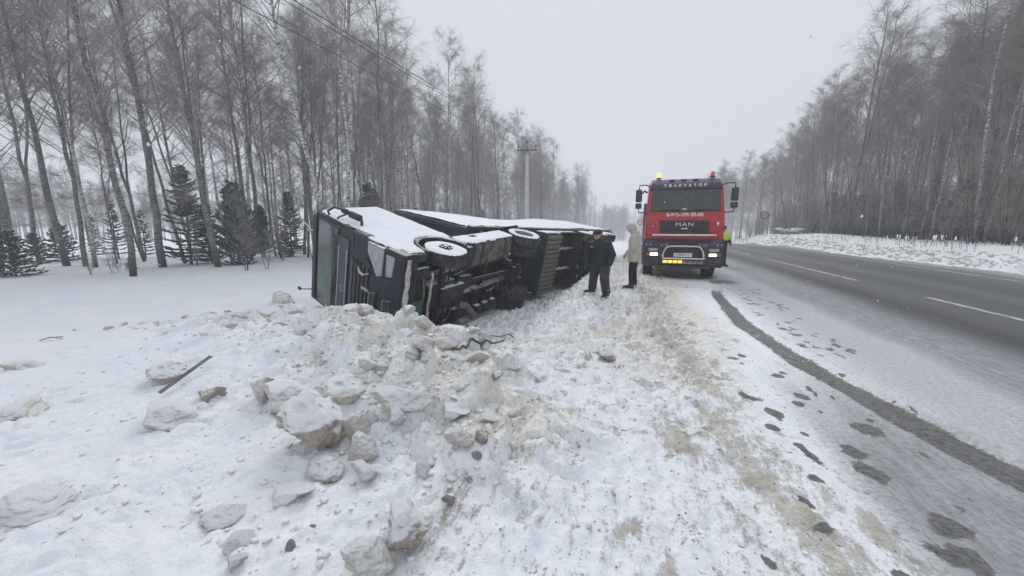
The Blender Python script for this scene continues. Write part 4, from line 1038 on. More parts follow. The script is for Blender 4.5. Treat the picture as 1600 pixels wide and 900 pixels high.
slab('snow_cover', [(1.18, .42), (1.2, .78), (.75, .85), (.72, .45)], -1.225, .045, T, seed=23)
# roof-edge trim, mirrors
o = MB(); o.tube([(-1.24, 1.30, 2.35), (-1.25, 1.26, 2.62), (-1.24, 1.2, 3.1), (-1.2, 1.12, 3.5)], .022, 8); o.build('window_pillar_trim', M_GREYP, T, smooth=True)
mr = MB(); mr.box((-1.42, .93, 2.62), (.16, .14, .42)); mr.box((-1.44, .95, 2.98), (.13, .12, .22)); mr.build('mirror', M_BLACK, T, bevel=.05, seg=3)
o = MB(); o.tube([(-1.2, 1.05, 3.42), (-1.34, 1.12, 3.40), (-1.47, 1.06, 3.25), (-1.48, 1.0, 2.95)], .028); o.build('mirror_arm', M_BLACK, T, smooth=True); o = MB(); o.tube([(-1.2, .88, 2.42), (-1.36, .9, 2.42), (-1.44, .93, 2.5)], .035); o.build('mirror_arm', M_BLACK, T, smooth=True); o = MB(); o.tube([(-1.2, 1.12, 3.05), (-1.3, 1.1, 3.0), (-1.43, 1.02, 2.8)], .022)
o.build('mirror_arm', M_BLACK, T, smooth=True)
o = MB(); o.tube([(.9, 1.15, 3.75), (.98, 1.3, 4.02), (1.0, 1.34, 4.1)], .014); o.ell((1.0, 1.35, 4.16), (.05, .035, .075)); o.build('front_mirror', M_BLACK, T, smooth=True)
o = MB(); o.tube([(-.75, 1.1, 3.7), (-.70, 1.22, 3.92), (-.8, 1.24, 4.04), (-.84, 1.25, 4.24)], .022); o.tube([(-.70, 1.22, 3.92), (-.66, 1.2, 4.08)], .018); o.build('marker_lamp_bracket', mat('frosted_bracket', (.5, .5, .5), .8, col2=(.7, .7, .72), scale=20), T, smooth=True)
for xx in (.15, -.2): 
    o = MB(); o.tube([(xx, front_y(2.62)+.03, 2.62), (xx+.35, front_y(2.75)+.04, 2.76), (xx+.75, front_y(2.72)+.04, 2.80)], .012); o.build('wiper', M_BLACK, T, smooth=True)

# ---------------------------------------------------------------- overturned trailer
TR = empty('overturned_trailer', label='long semi-trailer lying on its side in the ditch with snow on its upturned side', cat='trailer')
pose(TR, (-3.62, 9.90, .19), -.2356, 1.375, .015)
def sag(Y, Z):  # the curtain sags between front wall and rear posts
    u = np.clip(-Y/13.6, 0, 1); return .16*np.exp(-((u-.42)/.20)**2)*np.clip((Z-1.2)/2.8, 0, 1)-.03*np.exp(-((u-.68)/.08)**2)
ny_, nz_ = 60, 10; ys = np.linspace(0, -13.6, ny_); zs = np.linspace(1.15, 4.0, nz_); Y, Z = np.meshgrid(ys, zs)
vl = np.stack([-1.25+sag(Y, Z), Y, Z-sag(Y, Z)*.4*(Z > 3.9)], -1).reshape(-1, 3); vr = np.stack([1.25+0*Y, Y, Z], -1).reshape(-1, 3)
i = (np.arange(nz_-1)[:, None]*ny_+np.arange(ny_-1)[None]).ravel(); q = np.stack([i, i+1, i+ny_+1, i+ny_], 1); nv = len(vl)
fs = [tuple(t) for t in q]+[tuple(t[::-1]+nv) for t in q]
def strip(a): return [(a[k], a[k+1], a[k+1]+nv, a[k]+nv) for k in range(len(a)-1)]
fs += strip(list(range(0, ny_)))+strip(list(range((nz_-1)*ny_, nz_*ny_)))+strip([k*ny_ for k in range(nz_)])+strip([k*ny_+ny_-1 for k in range(nz_)])
o = MB(); o.add(np.concatenate([vl, vr]), fs); o.build('body', M_TARP, TR, smooth=True)
o = MB(); o.box((0, .04, 2.6), (2.5, .07, 2.9)); 
for xx in (-1.18, 1.18): o.box((xx, .09, 2.6), (.14, .06, 2.9))
for zz in (1.9, 2.7, 3.5): o.box((0, .085, zz), (2.2, .03, .06))
o.build('front_wall', M_GREYP, TR, bevel=.015)
o = MB()
for s in (-1.27, 1.27): o.box((s, -6.8, 1.12), (.06, 13.6, .16))
o.box((0, -6.8, 1.12), (2.4, 13.6, .05)); o.build('floor_rail', M_BLACK, TR)
o = MB()
for s in (-.45, .45): o.box((s, -7.2, .93), (.1, 11.6, .30))
for k in range(22): o.box((0, -.5-.6*k, 1.02), (2.35, .08, .1))
o.build('chassis', M_DUST, TR)
# pallet box with a ribbed floor
o = MB(); o.box((0, -4.62, .80), (2.4, 1.25, .52)); pb = o.build('pallet_box', M_TEALD, TR, bevel=.01)
for k in range(13):
    xx = -1.14+.18*k; o = MB(); o.prism([(xx, .535), (xx, .50), (xx+.035, .455), (xx+.125, .455), (xx+.16, .50), (xx+.16, .535)], -5.25, -3.98, axis='y'); o.build('rib', M_CORR, pb, bevel=.006)
o = MB(); o.prism([(-1.22, .45), (-1.22, 1.05), (.95, 1.05), (.95, .45)], -3.86, -3.90, axis='y'); o.build('front_flap', M_TEALD, pb)
o = MB(); o.tube([(-.9, -3.0, .95), (-.95, -3.0, .35)], .05); o.tube([(.9, -3.0, .95), (.95, -3.0, .35)], .05); o.tube([(-.9, -3., .6), (.9, -3., .6)], .03); o.box((-.95, -3, .33), (.2, .25, .03)); o.box((.95, -3, .33), (.2, .25, .03)); o.build('landing_gear', M_DUST, TR)
for k, yy in enumerate((-8.2, -9.5, -10.8)):
    for s in (-1, 1):
        wo = wheel(TR, (s*1.06, yy, .51), s, .51, .36, rubber=M_RUBS)
    snow_ring(TR, (-1.06, yy, .51), -1, .0, .47, .36, .035, 4+k)
    o = MB(); o.cyl((-.95, yy, .51), (.95, yy, .51), .08, n=12); o.box((-.5, yy+.2, .7), (.1, .6, .12)); o.box((.5, yy+.2, .7), (.1, .6, .12)); o.cyl((-.5, yy-.25, .6), (-.5, yy-.25, .9), .12, n=14); o.cyl((.5, yy-.25, .6), (.5, yy-.25, .9), .12, n=14); o.build('axle', M_DUST, TR, smooth=False)
    o = MB(); o.box((0, yy+.66, .75), (2.5, .03, .5)); o.build('mudflap', M_BLACK, TR)
o = MB(); o.box((0, -13.62, 2.6), (2.5, .06, 2.8)); o.box((0, -12.9, .75), (2.3, .1, .14)); o.build('rear_door', M_GREYP, TR, bevel=.01)
for s in (-1, 1): MB().box((s*.95, -13.68, 1.0), (.45, .06, .14)).build('tail_light', mat('tail_lamp_red', (.25, .02, .02), .3), TR, bevel=.02)
for k in range(12): MB().box((-1.30, -.8-1.1*k, 1.17), (.03, .05, .17)).build('curtain_buckle', M_TRIM, TR, bevel=.005)
slab('snow_cover', [(.10, 1.24), (.10, 3.98), (-13.5, 3.98), (-13.55, 1.30)], -1.252, .055, TR, res=.09, sag=sag, seed=33)
slab('snow_cover', [(-3.95, .58), (-3.92, 1.02), (-5.28, 1.0), (-5.3, .55)], -1.205, .04, TR, seed=43)
slab('snow_cover', [(-5.5, .82), (-5.5, 1.02), (-7.4, 1.02), (-7.4, .86)], -1.21, .03, TR, seed=53)
o = MB()
for s in (-1.2,): o.box((s, -6.4, .88), (.03, 1.9, .3))
o.build('side_guard', M_BLACK, TR)

# ---------------------------------------------------------------- red recovery truck
M_RED = mat('red_cab_paint', (.42, .012, .018), .35, coat=.4, col2=(.33, .04, .045), scale=2.5, lo=.5, hi=.8)
M_PURP = mat('purple_visor_paint', (.115, .055, .15), .4, coat=.4, col2=(.15, .09, .19), scale=3)
M_BUMP = mat('slate_bumper_plastic', (.036, .039, .050), .5, col2=(.09, .09, .098), scale=4)
M_CHROME = mat('brushed_steel_tube', (.62, .60, .58), .3, .8)
M_WHITE = mat('white_paint', (.75, .74, .72), .5, col2=(.6, .58, .55), scale=9)
R_ = empty('recovery_truck', (1.60, 14.50, tz(1.6, 14.0)-.0), math.pi, 'red recovery truck with purple visor parked facing the camera, amber lights on', 'truck')
gz = min(tz(.6, 14.5), tz(2.6, 14.5)); R_.location.z = gz-.015; R_.scale = (.94, 1, 1); R_.location.x = 1.50
cab_prof = [(1.30, .98), (1.34, 1.34), (1.34, 1.9), (1.27, 2.12), (1.06, 2.9), (.94, 3.02), (.75, 3.16), (.3, 3.22), (-.9, 3.22), (-.95, .98)]
def r_y(z): return float(np.interp(z, [.98, 1.34, 1.9, 2.12, 2.9, 3.02, 3.16], [1.30, 1.34, 1.34, 1.27, 1.06, .94, .75]))
o = MB(); n_ = len(cab_prof); vs = []
for xx in (-1, 1):
    for yy, zz in cab_prof: vs.append((xx*(1.21-.10*max(0, (zz-2.0))/1.2), yy, zz))
o.add(vs, [tuple(range(n_-1, -1, -1)), tuple(range(n_, 2*n_))]+[(i, (i+1) % n_, n_+(i+1) % n_, n_+i) for i in range(n_)]); o.build('cab', M_RED, R_, bevel=.07, seg=3)
def rp(name, x0, x1, z0, z1, m, proud=.01, th=.03, par=None, bevel=.01, tap=0.):
    zs = sorted(set([z0, z1]+[z for z in (1.34, 1.9, 2.12, 2.9, 3.02) if z0 < z < z1])); v = []
    for z in zs:
        k = 1-tap*(z-z0)/(z1-z0)
        for xx in (x0*k, x1*k): v += [(xx, r_y(z)+proud, z), (xx, r_y(z)+proud-th, z)]
    f = []; n = len(zs)
    for i in range(n-1):
        a = 4*i; b = 4*(i+1); f += [(a, a+2, b+2, b), (a+1, b+1, b+3, a+3), (a, b, b+1, a+1), (a+2, a+3, b+3, b+2)]
    f += [(0, 1, 3, 2), (4*n-4, 4*n-2, 4*n-1, 4*n-3)]; o = MB(); o.add(v, f); return o.build(name, m, par or R_, bevel=bevel)
rp('windshield', -1.07, 1.07, 2.17, 2.86, M_GLASS, .008, .02, bevel=.03, tap=.02)
rp('windshield_seal', -1.1, 1.1, 2.14, 2.17, M_BLACK, .012, .02)
vz = rp('visor', -1.13, 1.13, 2.84, 3.04, mat('navy_sign_strip', (.028, .024, .055), .45, coat=.3), .04, .05, bevel=.03, tap=.05)
o = MB(); o.prism([(.98, 3.02), (.80, 3.17), (.3, 3.24), (-.9, 3.24), (-.9, 3.12), (.9, 3.0)], -1.09, 1.09); o.build('roof', M_PURP, R_, bevel=.04, seg=3)
for xx in (-.32, .05, .42): MB().box((xx, .85, 3.15), (.18, .06, .035), Matrix.Rotation(-.7, 3, 'X')).build('roof_marker_lamp', M_BLACK, R_, bevel=.01)
def front_mtx(x_, z_, yoff, tilt=None):
    """lettering on the front: reads left to right for someone facing the truck"""
    y_ = r_y(z_)+yoff; t = tilt if tilt is not None else math.atan2(r_y(z_-.08)-r_y(z_+.08), .16)
    ux = Vector((-1, 0, 0)); uy = Vector((0, -math.sin(t), math.cos(t))); uz = ux.cross(uy)
    return Matrix(((ux.x, uy.x, uz.x, x_), (ux.y, uy.y, uz.y, y_), (ux.z, uy.z, uz.z, z_), (0, 0, 0, 1)))
M_YEL = mat('pale_yellow_lettering', (.85, .86, .36), .5)
text_obj('lettering', 'ЭВАКУАТОР', .155, M_YEL, vz, front_mtx(.02, 2.955, .045), xs=1.0, bold=.0015, spacing=1.65)
text_obj('phone_lettering', '8-915-109-50-00', .165, M_WHITE, R_, front_mtx(.0, 2.045, .006), xs=.98, bold=.002, spacing=1.02)
gr = rp('grille', -.76, .76, 1.47, 1.88, M_BLACK, .012, .04, bevel=.02)
for k in range(5): rp('grille_slat', -.74, .74, 1.49+.078*k, 1.535+.078*k, M_BUMP, .035, .03, gr, bevel=.008)
text_obj('badge_lettering', 'MAN', .16, M_WHITE, gr, front_mtx(.0, 1.745, .062, 0), xs=1.5, bold=.0, spacing=1.15)
o = MB()
lion = [(-.13, 0), (-.09, .03), (-.02, .035), (.03, .05), (.08, .06), (.11, .03), (.13, -.01), (.09, -.005), (.07, -.03), (.04, -.005), (-.02, -.01), (-.06, -.035), (-.08, -.008)]
o.prism([(-a*.9, 1.615+b*.7) for a, b in lion], r_y(1.6)+.04, r_y(1.6)+.052, axis='y'); o.build('badge_emblem', M_CHROME, gr)
MB().box((0, r_y(1.43)+.03, 1.425), (1.96, .05, .055)).build('white_bar', M_WHITE, R_, bevel=.01)
for s in (-1, 1):
    rp('corner_panel', min(s*.80, s*1.17), max(s*.80, s*1.17), 1.42, 1.86, M_RED, .022, .04, bevel=.03)
    MB().box((s*.98, 1.385, 1.70), (.03, .02, .03)).build('panel_screw', M_CHROME, R_, bevel=.004)
o = MB(); o.prism([(1.28, 1.33), (1.36, 1.31), (1.42, 1.18), (1.44, .95), (1.44, .55), (1.38, .42), (.75, .42), (.7, 1.33)], -1.245, 1.245); bmp_ = o.build('bumper', M_BUMP, R_, bevel=.07, seg=3)
o = MB(); o.prism([(-.85, 1.30), (-.78, 1.20), (.78, 1.20), (.85, 1.30)], 1.37, 1.43, axis='y'); o.box((0, 1.42, 1.12), (.9, .05, .12)); o.build('bumper_recess', M_BLACK, bmp_, bevel=.02)
o = MB(); o.box((0, 1.43, .86), (1.05, .05, .30)); o.build('lower_grille', M_BLACK, bmp_, bevel=.02)
o = MB(); o.box((0, 1.36, .43), (1.7, .2, .10)); o.build('bumper_lip', M_BUMP, bmp_, bevel=.03)
M_LAMP_ON = mat('lit_headlamp', (.9, .85, .7), .2, emit=((1., .86, .55), 9))
M_LAMP_ON2 = mat('lit_headlamp_dimmer', (.9, .85, .7), .2, emit=((1., .80, .45), 2.4))
M_AMB_ON = mat('lit_amber_lamp', (.9, .5, .05), .3, emit=((1., .42, .03), 2.6))
M_AMB = mat('amber_lens', (.35, .09, .03), .25, coat=.5)
for s, mm in ((1, M_LAMP_ON), (-1, M_LAMP_ON2)):
    hb = MB(); hb.prism([(s*.74, .98), (s*.78, 1.06), (s*1.14, 1.04), (s*1.18, .72), (s*.78, .72)], 1.42, 1.465, axis='y'); hb = hb.build('headlight', M_BLACK, R_, bevel=.02)
    MB().box((s*.93, 1.46, .965), (.30, .03, .10)).build('headlight_lens', M_LENS, hb, bevel=.02)
    MB().box((s*.90, 1.465, .82), (.23, .03, .085)).build('low_beam', mm, hb, bevel=.02)
    MB().box((s*1.10, 1.455, .82), (.12, .04, .085)).build('indicator', M_AMB, hb, bevel=.02)
    for xx, zz in ((.50, 1.11), (.67, 1.11), (.47, .80), (.66, .80), (1.02, 1.12), (1.15, 1.12)): MB().cyl((s*xx, 1.44, zz), (s*xx, 1.452, zz), .020, n=10).build('bumper_bolt', M_CHROME, R_, smooth=True)
    o = MB(); o.cyl((s*.84, .75, 3.2), (s*.84, .75, 3.25), .075, n=16); bs = o.build('beacon_base', M_BLACK, R_, smooth=True)
    MB().lathe([(3.25, .068), (3.36, .062), (3.39, .04), (3.40, 0)], (s*.84, .75, 0), axis='z', n=18).build('beacon', M_AMB_ON if s > 0 else mat('unlit_orange_beacon', (.62, .12, .05), .3, coat=.5), bs, smooth=True)
    a = MB(); a.tube([(s*1.10, 1.0, 2.95), (s*1.25, 1.08, 3.0), (s*1.45, 1.12, 2.99), (s*1.47, 1.12, 2.85)], .018); a.build('mirror_arm', M_BLACK, R_, smooth=True); a = MB(); a.tube([(s*1.18, 1.15, 2.12), (s*1.45, 1.15, 2.13), (s*1.47, 1.13, 2.25)], .018); a.build('mirror_arm', M_BLACK, R_, smooth=True)
    mi = MB(); mi.box((s*1.47, 1.12, 2.66), (.21, .12, .40)); mi.build('mirror', M_BUMP, R_, bevel=.045, seg=3)
    mi = MB(); mi.box((s*1.47, 1.12, 2.34), (.21, .12, .18)); mi.build('wide_angle_mirror', M_BUMP, R_, bevel=.04, seg=3)
    o = MB(); o.box((s*1.17, -.1, .72), (.16, 1.6, .62)); o.build('side_step', M_BLACK, R_, bevel=.03)
    wheel(R_, (s*1.03, 0, .51), s, .515, .32, rubber=M_RUBS); wheel(R_, (s*1.0, -3.9, .51), s, .515, .32, rubber=M_RUBS)
o = MB(); o.tube([(-.62, 1.54, .70), (-.60, 1.54, .90), (-.52, 1.54, 1.04), (-.40, 1.54, 1.08), (.40, 1.54, 1.08), (.52, 1.54, 1.04), (.60, 1.54, .90), (.62, 1.54, .70)], .028, 10); o.tube([(-.66, 1.54, .70), (.62, 1.54, .70)], .030, 10)
for s in (-.45, .45): o.tube([(s, 1.54, .70), (s, 1.40, .70)], .02)
o.build('bull_bar', M_CHROME, R_, smooth=True)
lb = MB(); lb.box((0, 1.53, .60), (1.26, .05, .10)); lb = lb.build('light_bar', M_BLACK, R_, bevel=.01)
for k in range(8):
    xx = .55-.157*k; MB().box((xx, 1.56, .605), (.125, .03, .07)).build('light_module', M_AMB_ON if k < 4 else mat('unlit_grey_module', (.20, .17, .16), .3), lb, bevel=.008)
MB().box((0, 1.555, .555), (1.24, .02, .012)).build('light_bar_rim', M_CHROME, lb)
pl = MB().box((0, 1.50, .81), (.56, .015, .125)).build('number_plate', M_WHITE, R_, bevel=.004)
text_obj('plate_lettering', 'Е798АН 77', .105, mat('plate_ink', (.12, .12, .13), .5), pl, Matrix(((-1, 0, 0, 0), (0, 0, 1, 1.512), (0, 1, 0, .81), (0, 0, 0, 1))), extrude=.002, xs=.9)
for s in (-1, 1):
    o = MB(); o.tube([(s*.1, 1.30, 2.15), (s*.35, 1.27, 2.22), (s*.75, 1.25, 2.20)], .013); o.build('wiper', M_BLACK, R_, smooth=True)
MB().box((.02, r_y(2.2)+.0, 2.215), (.13, .02, .07)).build('windshield_sticker', mat('pale_sticker', (.45, .5, .48), .6), R_)
o = MB()
for s in (-.4, .4): o.box((s, -3., .85), (.09, 8, .28))
o.build('chassis', M_DUST, R_)
o = MB(); o.box((0, -1.5, 1.8), (2.46, .9, 1.5)); o.build('tool_locker', M_PURP, R_, bevel=.03)
o = MB(); o.box((0, -4.6, 1.15), (2.45, 5.0, .22)); o.box((0, -4.2, 1.6), (.5, 4.2, .4)); o.cyl((0, -2.6, 1.7), (0, -6.6, 2.2), .16, n=14); o.build('recovery_boom', M_RED, R_, bevel=.02)
for s in (-1, 1): MB().prism([(.66*math.cos(a), .5+.68*math.sin(a)) for a in np.linspace(0, math.pi, 13)]+[(.60*math.cos(a), .5+.62*math.sin(a)) for a in np.linspace(math.pi, 0, 13)], s*.88, s*1.24).build('wheel_arch', M_BLACK, R_)
MB().tube([(1.20, 1.2, 2.75), (1.3, 1.24, 2.8), (1.36, 1.24, 2.72)], .03).build('kerb_mirror', M_BLACK, R_, smooth=True)

# ================================================================== PEOPLE
M_SKIN = mat('weathered_skin', (.42, .22, .17), .55, col2=(.48, .20, .16), scale=9)
M_JKT = mat('navy_black_jacket', (.012, .015, .022), .7, col2=(.025, .028, .036), scale=9, bmp=.4)
M_TRS = mat('grey_work_trousers', (.035, .035, .042), .85, col2=(.055, .055, .062), scale=9, bmp=.5)
M_BOOT = mat('black_boots', (.012, .012, .014), .5, col2=(.05, .05, .05), scale=12)
M_BEIGE = mat('beige_winter_coat', (.46, .445, .385), .8, col2=(.38, .365, .315), scale=6, bmp=.5)
M_JEAN = mat('dark_navy_trousers', (.010, .013, .024), .85, col2=(.02, .022, .034), scale=10, bmp=.4)
M_HIVIS = mat('hi_vis_yellow', (.55, .80, .03), .6, col2=(.5, .72, .05), scale=6)
M_GLOVE = mat('teal_work_glove', (.015, .07, .075), .8)
def limb(o, pts, rs_, n=12):
    """a tapered limb through its joints, with sections in between so that it bends smoothly"""
    P = [Vector(p) for p in pts]; out_ = []; rr_ = []
    for i in range(len(P)-1):
        for k in range(4):
            t = k/4; out_.append(P[i].lerp(P[i+1], t)); rr_.append(rs_[i]*(1-t)+rs_[i+1]*t)
    out_.append(P[-1]); rr_.append(rs_[-1]); o.tube(out_, rr_, n)
    for p, r in zip(P, rs_): o.ell(p, (r, r, r), n=10, m_=6)
def hand(o, wrist, d, palm_n, sc=1., curl=.5):
    """palm, four fingers of unequal length and a thumb leaving the side of the palm"""
    d = Vector(d).normalized(); nrm = Vector(palm_n); nrm = (nrm-d*nrm.dot(d)).normalized(); sd_ = d.cross(nrm); w0 = Vector(wrist)
    Rm = Matrix((sd_, d, nrm)).transposed()
    o.box(w0+d*.045*sc, (.078*sc, .10*sc, .030*sc), Rm); o.ell(w0+d*.005*sc, (.034*sc, .03*sc, .024*sc), Rm)
    for k, L in enumerate((.066, .076, .071, .055)):
        b = w0+d*.092*sc+sd_*(-.030+.020*k)*sc; pts = [b]; a = curl*.5
        for j in range(3):
            b = b+(d*math.cos(a)+nrm*math.sin(a))*L*sc*(.45, .32, .26)[j]; pts.append(b); a += curl
        o.tube(pts, [.0105*sc, .0098*sc, .009*sc, .0075*sc], 8)
    b = w0+d*.03*sc-sd_*.036*sc; o.tube([b, b-sd_*.022*sc+d*.028*sc+nrm*.01*sc, b-sd_*.026*sc+d*.058*sc+nrm*.022*sc], [.013*sc, .0115*sc, .009*sc], 8)
def head(parent, c, face, tilt=0., m=None):
    """skull, jaw, nose, ears, lips, brow in one surface; face = direction looked at"""
    f = Vector(face).normalized(); up = Vector((0, 0, 1)); sdv = f.cross(up).normalized(); up = sdv.cross(f).normalized(); Rm = Matrix((sdv, f, up)).transposed(); c = Vector(c)
    def P(a, b, z): return c+Rm @ Vector((a, b, z))
    o = MB(); o.ell(P(0, -.012, .025), (.076, .095, .095), Rm); o.ell(P(0, .02, -.045), (.058, .066, .070), Rm); o.ell(P(0, .055, -.085), (.030, .026, .024), Rm)
    o.prism([(0, 0), (0, 0), (0, 0)], 0, 0) if False else None
    o.tube([P(0, .082, .018), P(0, .104, -.018), P(0, .112, -.032)], [.008, .013, .016], 8)
    o.ell(P(0, .085, .030), (.055, .012, .012), Rm)
    for s in (-1, 1): o.ell(P(s*.078, -.012, -.01), (.010, .022, .034), Rm); o.ell(P(s*.034, .068, -.02), (.02, .018, .018), Rm)
    o.ell(P(0, .088, -.058), (.026, .010, .006), Rm); o.ell(P(0, .087, -.068), (.022, .010, .006), Rm)
    o.loft([(P(0, -.02, -.17), .055, .058), (P(0, -.01, -.08), .052, .055)], 12)
    h = o.build('head', m or M_SKIN, parent, remesh=.007)
    for s in (-1, 1): MB().ell(P(s*.031, .083, .008), (.012, .007, .006), Rm).build('eye', M_BOOT, h, smooth=True)
    return h, P, Rm
def shoe(o, ankle, d, L=.28, w_=.052):
    d = Vector((d[0], d[1], 0)).normalized(); a = Vector(ankle); s = Vector((d.y, -d.x, 0)); Rm = Matrix((s, d, Vector((0, 0, 1)))).transposed(); g = a-Vector((0, 0, .085))
    o.ell(g+d*.02+Vector((0, 0, .055)), (w_*.95, .085, .06), Rm); o.ell(g+d*.12+Vector((0, 0, .036)), (w_, .105, .040), Rm); o.box(g+d*.06+Vector((0, 0, .012)), (w_*1.9, L, .024), Rm); o.tube([a+Vector((0, 0, -.03)), a+Vector((0, 0, .09))], [w_*1.05, w_*1.1], 10)
def stand(name, x_, y_, heading, label, cat='person'):
    """an Empty at the feet; its +y is where the body faces"""
    return empty(name, (x_, y_, tz(x_, y_)), heading, label, cat)

# man in the dark jacket: walks with wide steps, bent a little forward, looking at the camera's left
g = ground_at(938, 461)
p1 = stand('person', g.x, g.y, math.radians(150), 'man in black jacket and dark cap with wide grey trousers walking beside the overturned trailer'); p1.scale = (1.12, 1.05, .92)
o = MB()
limb(o, [(.11, .0, .78), (.20, -.02, .44), (.29, -.12, .10)], [.125, .10, .092]); limb(o, [(-.10, .02, .78), (-.17, .14, .45), (-.20, .10, .10)], [.125, .10, .092])
o.loft([((0, 0, .70), .16, .125), ((0, .01, .82), .19, .145), ((0, .02, .95), .175, .13)]); o.build('trousers', M_TRS, p1, remesh=.014)
o = MB(); shoe(o, (.295, -.12, .085), (.35, .9)); shoe(o, (-.205, .10, .085), (-.25, .95)); o.build('boots', M_BOOT, p1, remesh=.011)
o = MB(); o.loft([((0, .02, .76), .215, .165), ((0, .03, .88), .215, .165), ((0, .05, 1.02), .205, .155), ((0, .08, 1.18), .225, .16), ((0, .10, 1.30), .215, .145), ((0, .11, 1.37), .14, .11), ((0, .12, 1.41), .085, .08)], 18)
limb(o, [(.20, .09, 1.29), (.285, .08, 1.03), (.24, .20, .82)], [.082, .068, .056]); limb(o, [(-.20, .09, 1.29), (-.29, .04, 1.04), (-.27, .12, .80)], [.082, .068, .056])
o.loft([((0, .13, 1.37), .092, .085), ((0, .135, 1.43), .084, .08)], 14); jk = o.build('jacket', M_JKT, p1, remesh=.013)
MB().box((.10, .235, 1.22), (.05, .01, .02)).build('chest_badge', M_WHITE, jk, bevel=.003)
o = MB(); hand(o, (.24, .215, .79), (-.1, .25, -1), (-1, .2, 0), 1.15, .35); o.build('glove', M_GLOVE, p1, remesh=.007)
o = MB(); hand(o, (-.27, .125, .77), (.05, .12, -1), (1, .2, 0), 1.1, .35); o.build('glove', M_GLOVE, p1, remesh=.007)
h, P, Rm = head(p1, (.0, .185, 1.515), (.15, 1, -.18))
o = MB(); o.ell(P(0, -.01, .058), (.09, .108, .078), Rm); o.tube([P(.084*math.cos(a), -.01+.104*math.sin(a), .035) for a in np.linspace(0, 2*math.pi, 17)], .018, 8); o.build('knit_cap', M_JKT, p1, remesh=.01)
# person in the beige hooded coat: stands in profile, head bowed, facing left
g = ground_at(989, 450)
p2 = stand('person', g.x, g.y, math.radians(72), 'person in long beige hooded coat and dark trousers standing before the red recovery truck')
o = MB(); limb(o, [(.08, 0, .86), (.09, .02, .48), (.09, -.02, .10)], [.095, .068, .055]); limb(o, [(-.08, 0, .86), (-.09, .05, .48), (-.09, .03, .10)], [.095, .068, .055]); o.loft([((0, 0, .78), .15, .12), ((0, 0, .95), .16, .125)]); o.build('trousers', M_JEAN, p2, remesh=.013)
o = MB(); shoe(o, (.09, -.02, .085), (.05, 1)); shoe(o, (-.09, .03, .085), (-.1, 1)); o.build('boots', M_BOOT, p2, remesh=.011)
o = MB(); o.loft([((0, .03, .70), .185, .13), ((0, .01, .80), .20, .165), ((0, .0, .95), .205, .17), ((0, .0, 1.1), .20, .165), ((0, .01, 1.25), .215, .155), ((0, .0, 1.38), .19, .13), ((0, .02, 1.45), .10, .10), ((0, .03, 1.5), .08, .09)], 18)
limb(o, [(.19, -.0, 1.34), (.245, -.04, 1.08), (.20, .12, .92)], [.085, .072, .06]); limb(o, [(-.19, -.0, 1.34), (-.245, -.03, 1.08), (-.20, .14, .93)], [.085, .072, .06])
o.build('coat', M_BEIGE, p2, remesh=.013)
h, P, Rm = head(p2, (0, .12, 1.585), (0, 1, -.55))
o = MB()
# hood: shell round the skull, open to the front
for k, (b, r1, r2, zz) in enumerate(((.065, .088, .105, .0), (.03, .105, .125, .0), (-.03, .115, .135, .0), (-.09, .095, .12, -.01), (-.135, .05, .07, -.03))):
    pass
o.loft([(P(0, .085, -.005), .090, .112, Rm @ Vector((0, 1, 0))), (P(0, .055, -.005), .104, .125, Rm @ Vector((0, 1, 0))), (P(0, 0, 0), .118, .140, Rm @ Vector((0, 1, 0))), (P(0, -.06, 0), .112, .130, Rm @ Vector((0, 1, 0))), (P(0, -.11, -.01), .085, .10, Rm @ Vector((0, 1, 0))), (P(0, -.14, -.02), .03, .04, Rm @ Vector((0, 1, 0)))], 18)
o.f = [q for q in o.f if len(q) == 4]      # leave the front open
o.mi = [0]*len(o.f)
hd = o.build('hood', M_BEIGE, p2, smooth=True); s_ = hd.modifiers.new('s', 'SOLIDIFY'); s_.thickness = .018
MB().loft([((0, .01, 1.38), .11, .11), ((0, .03, 1.47), .115, .115), ((0, .04, 1.53), .10, .10)], 16).build('collar', M_BEIGE, p2, remesh=.012)
for s in (-1, 1):
    o = MB(); hand(o, (s*.20, .16, .90), (-s*.1, .5, -.9), (-s, .1, 0), 1., .6); o.build('hand', M_SKIN, p2, remesh=.007)
# worker in hi-vis jacket, mostly hidden behind the recovery truck
p3 = stand('person', 3.66, 18.4, math.radians(200), 'worker in hi-vis yellow jacket half hidden behind the red recovery truck')
o = MB(); limb(o, [(.09, 0, .86), (.11, .03, .48), (.12, .0, .10)], [.10, .075, .06]); limb(o, [(-.09, 0, .86), (-.10, .03, .48), (-.11, .05, .10)], [.10, .075, .06]); o.loft([((0, 0, .78), .16, .125), ((0, 0, 1.0), .17, .13)]); o.build('trousers', M_BOOT, p3, remesh=.016)
o = MB(); shoe(o, (.12, 0, .085), (.2, 1)); shoe(o, (-.11, .05, .085), (-.2, 1)); o.build('boots', M_BOOT, p3, remesh=.014)
o = MB(); o.loft([((0, 0, 1.08), .20, .14), ((0, 0, 1.25), .21, .15), ((0, 0, 1.38), .19, .13), ((0, 0, 1.46), .08, .08)], 16); limb(o, [(.2, 0, 1.35), (.27, 0, 1.12)], [.08, .07]); limb(o, [(-.2, 0, 1.35), (-.27, 0, 1.12)], [.08, .07]); o.build('hi_vis_jacket', M_HIVIS, p3, remesh=.015)
o = MB(); o.loft([((0, 0, .84), .19, .14), ((0, 0, 1.08), .20, .145), ((0, 0, 1.1), .2, .14)], 16); limb(o, [(.27, 0, 1.12), (.22, .16, .98)], [.07, .055]); limb(o, [(-.27, 0, 1.12), (-.22, .16, .98)], [.07, .055]); o.build('jacket_hem', M_JKT, p3, remesh=.015)
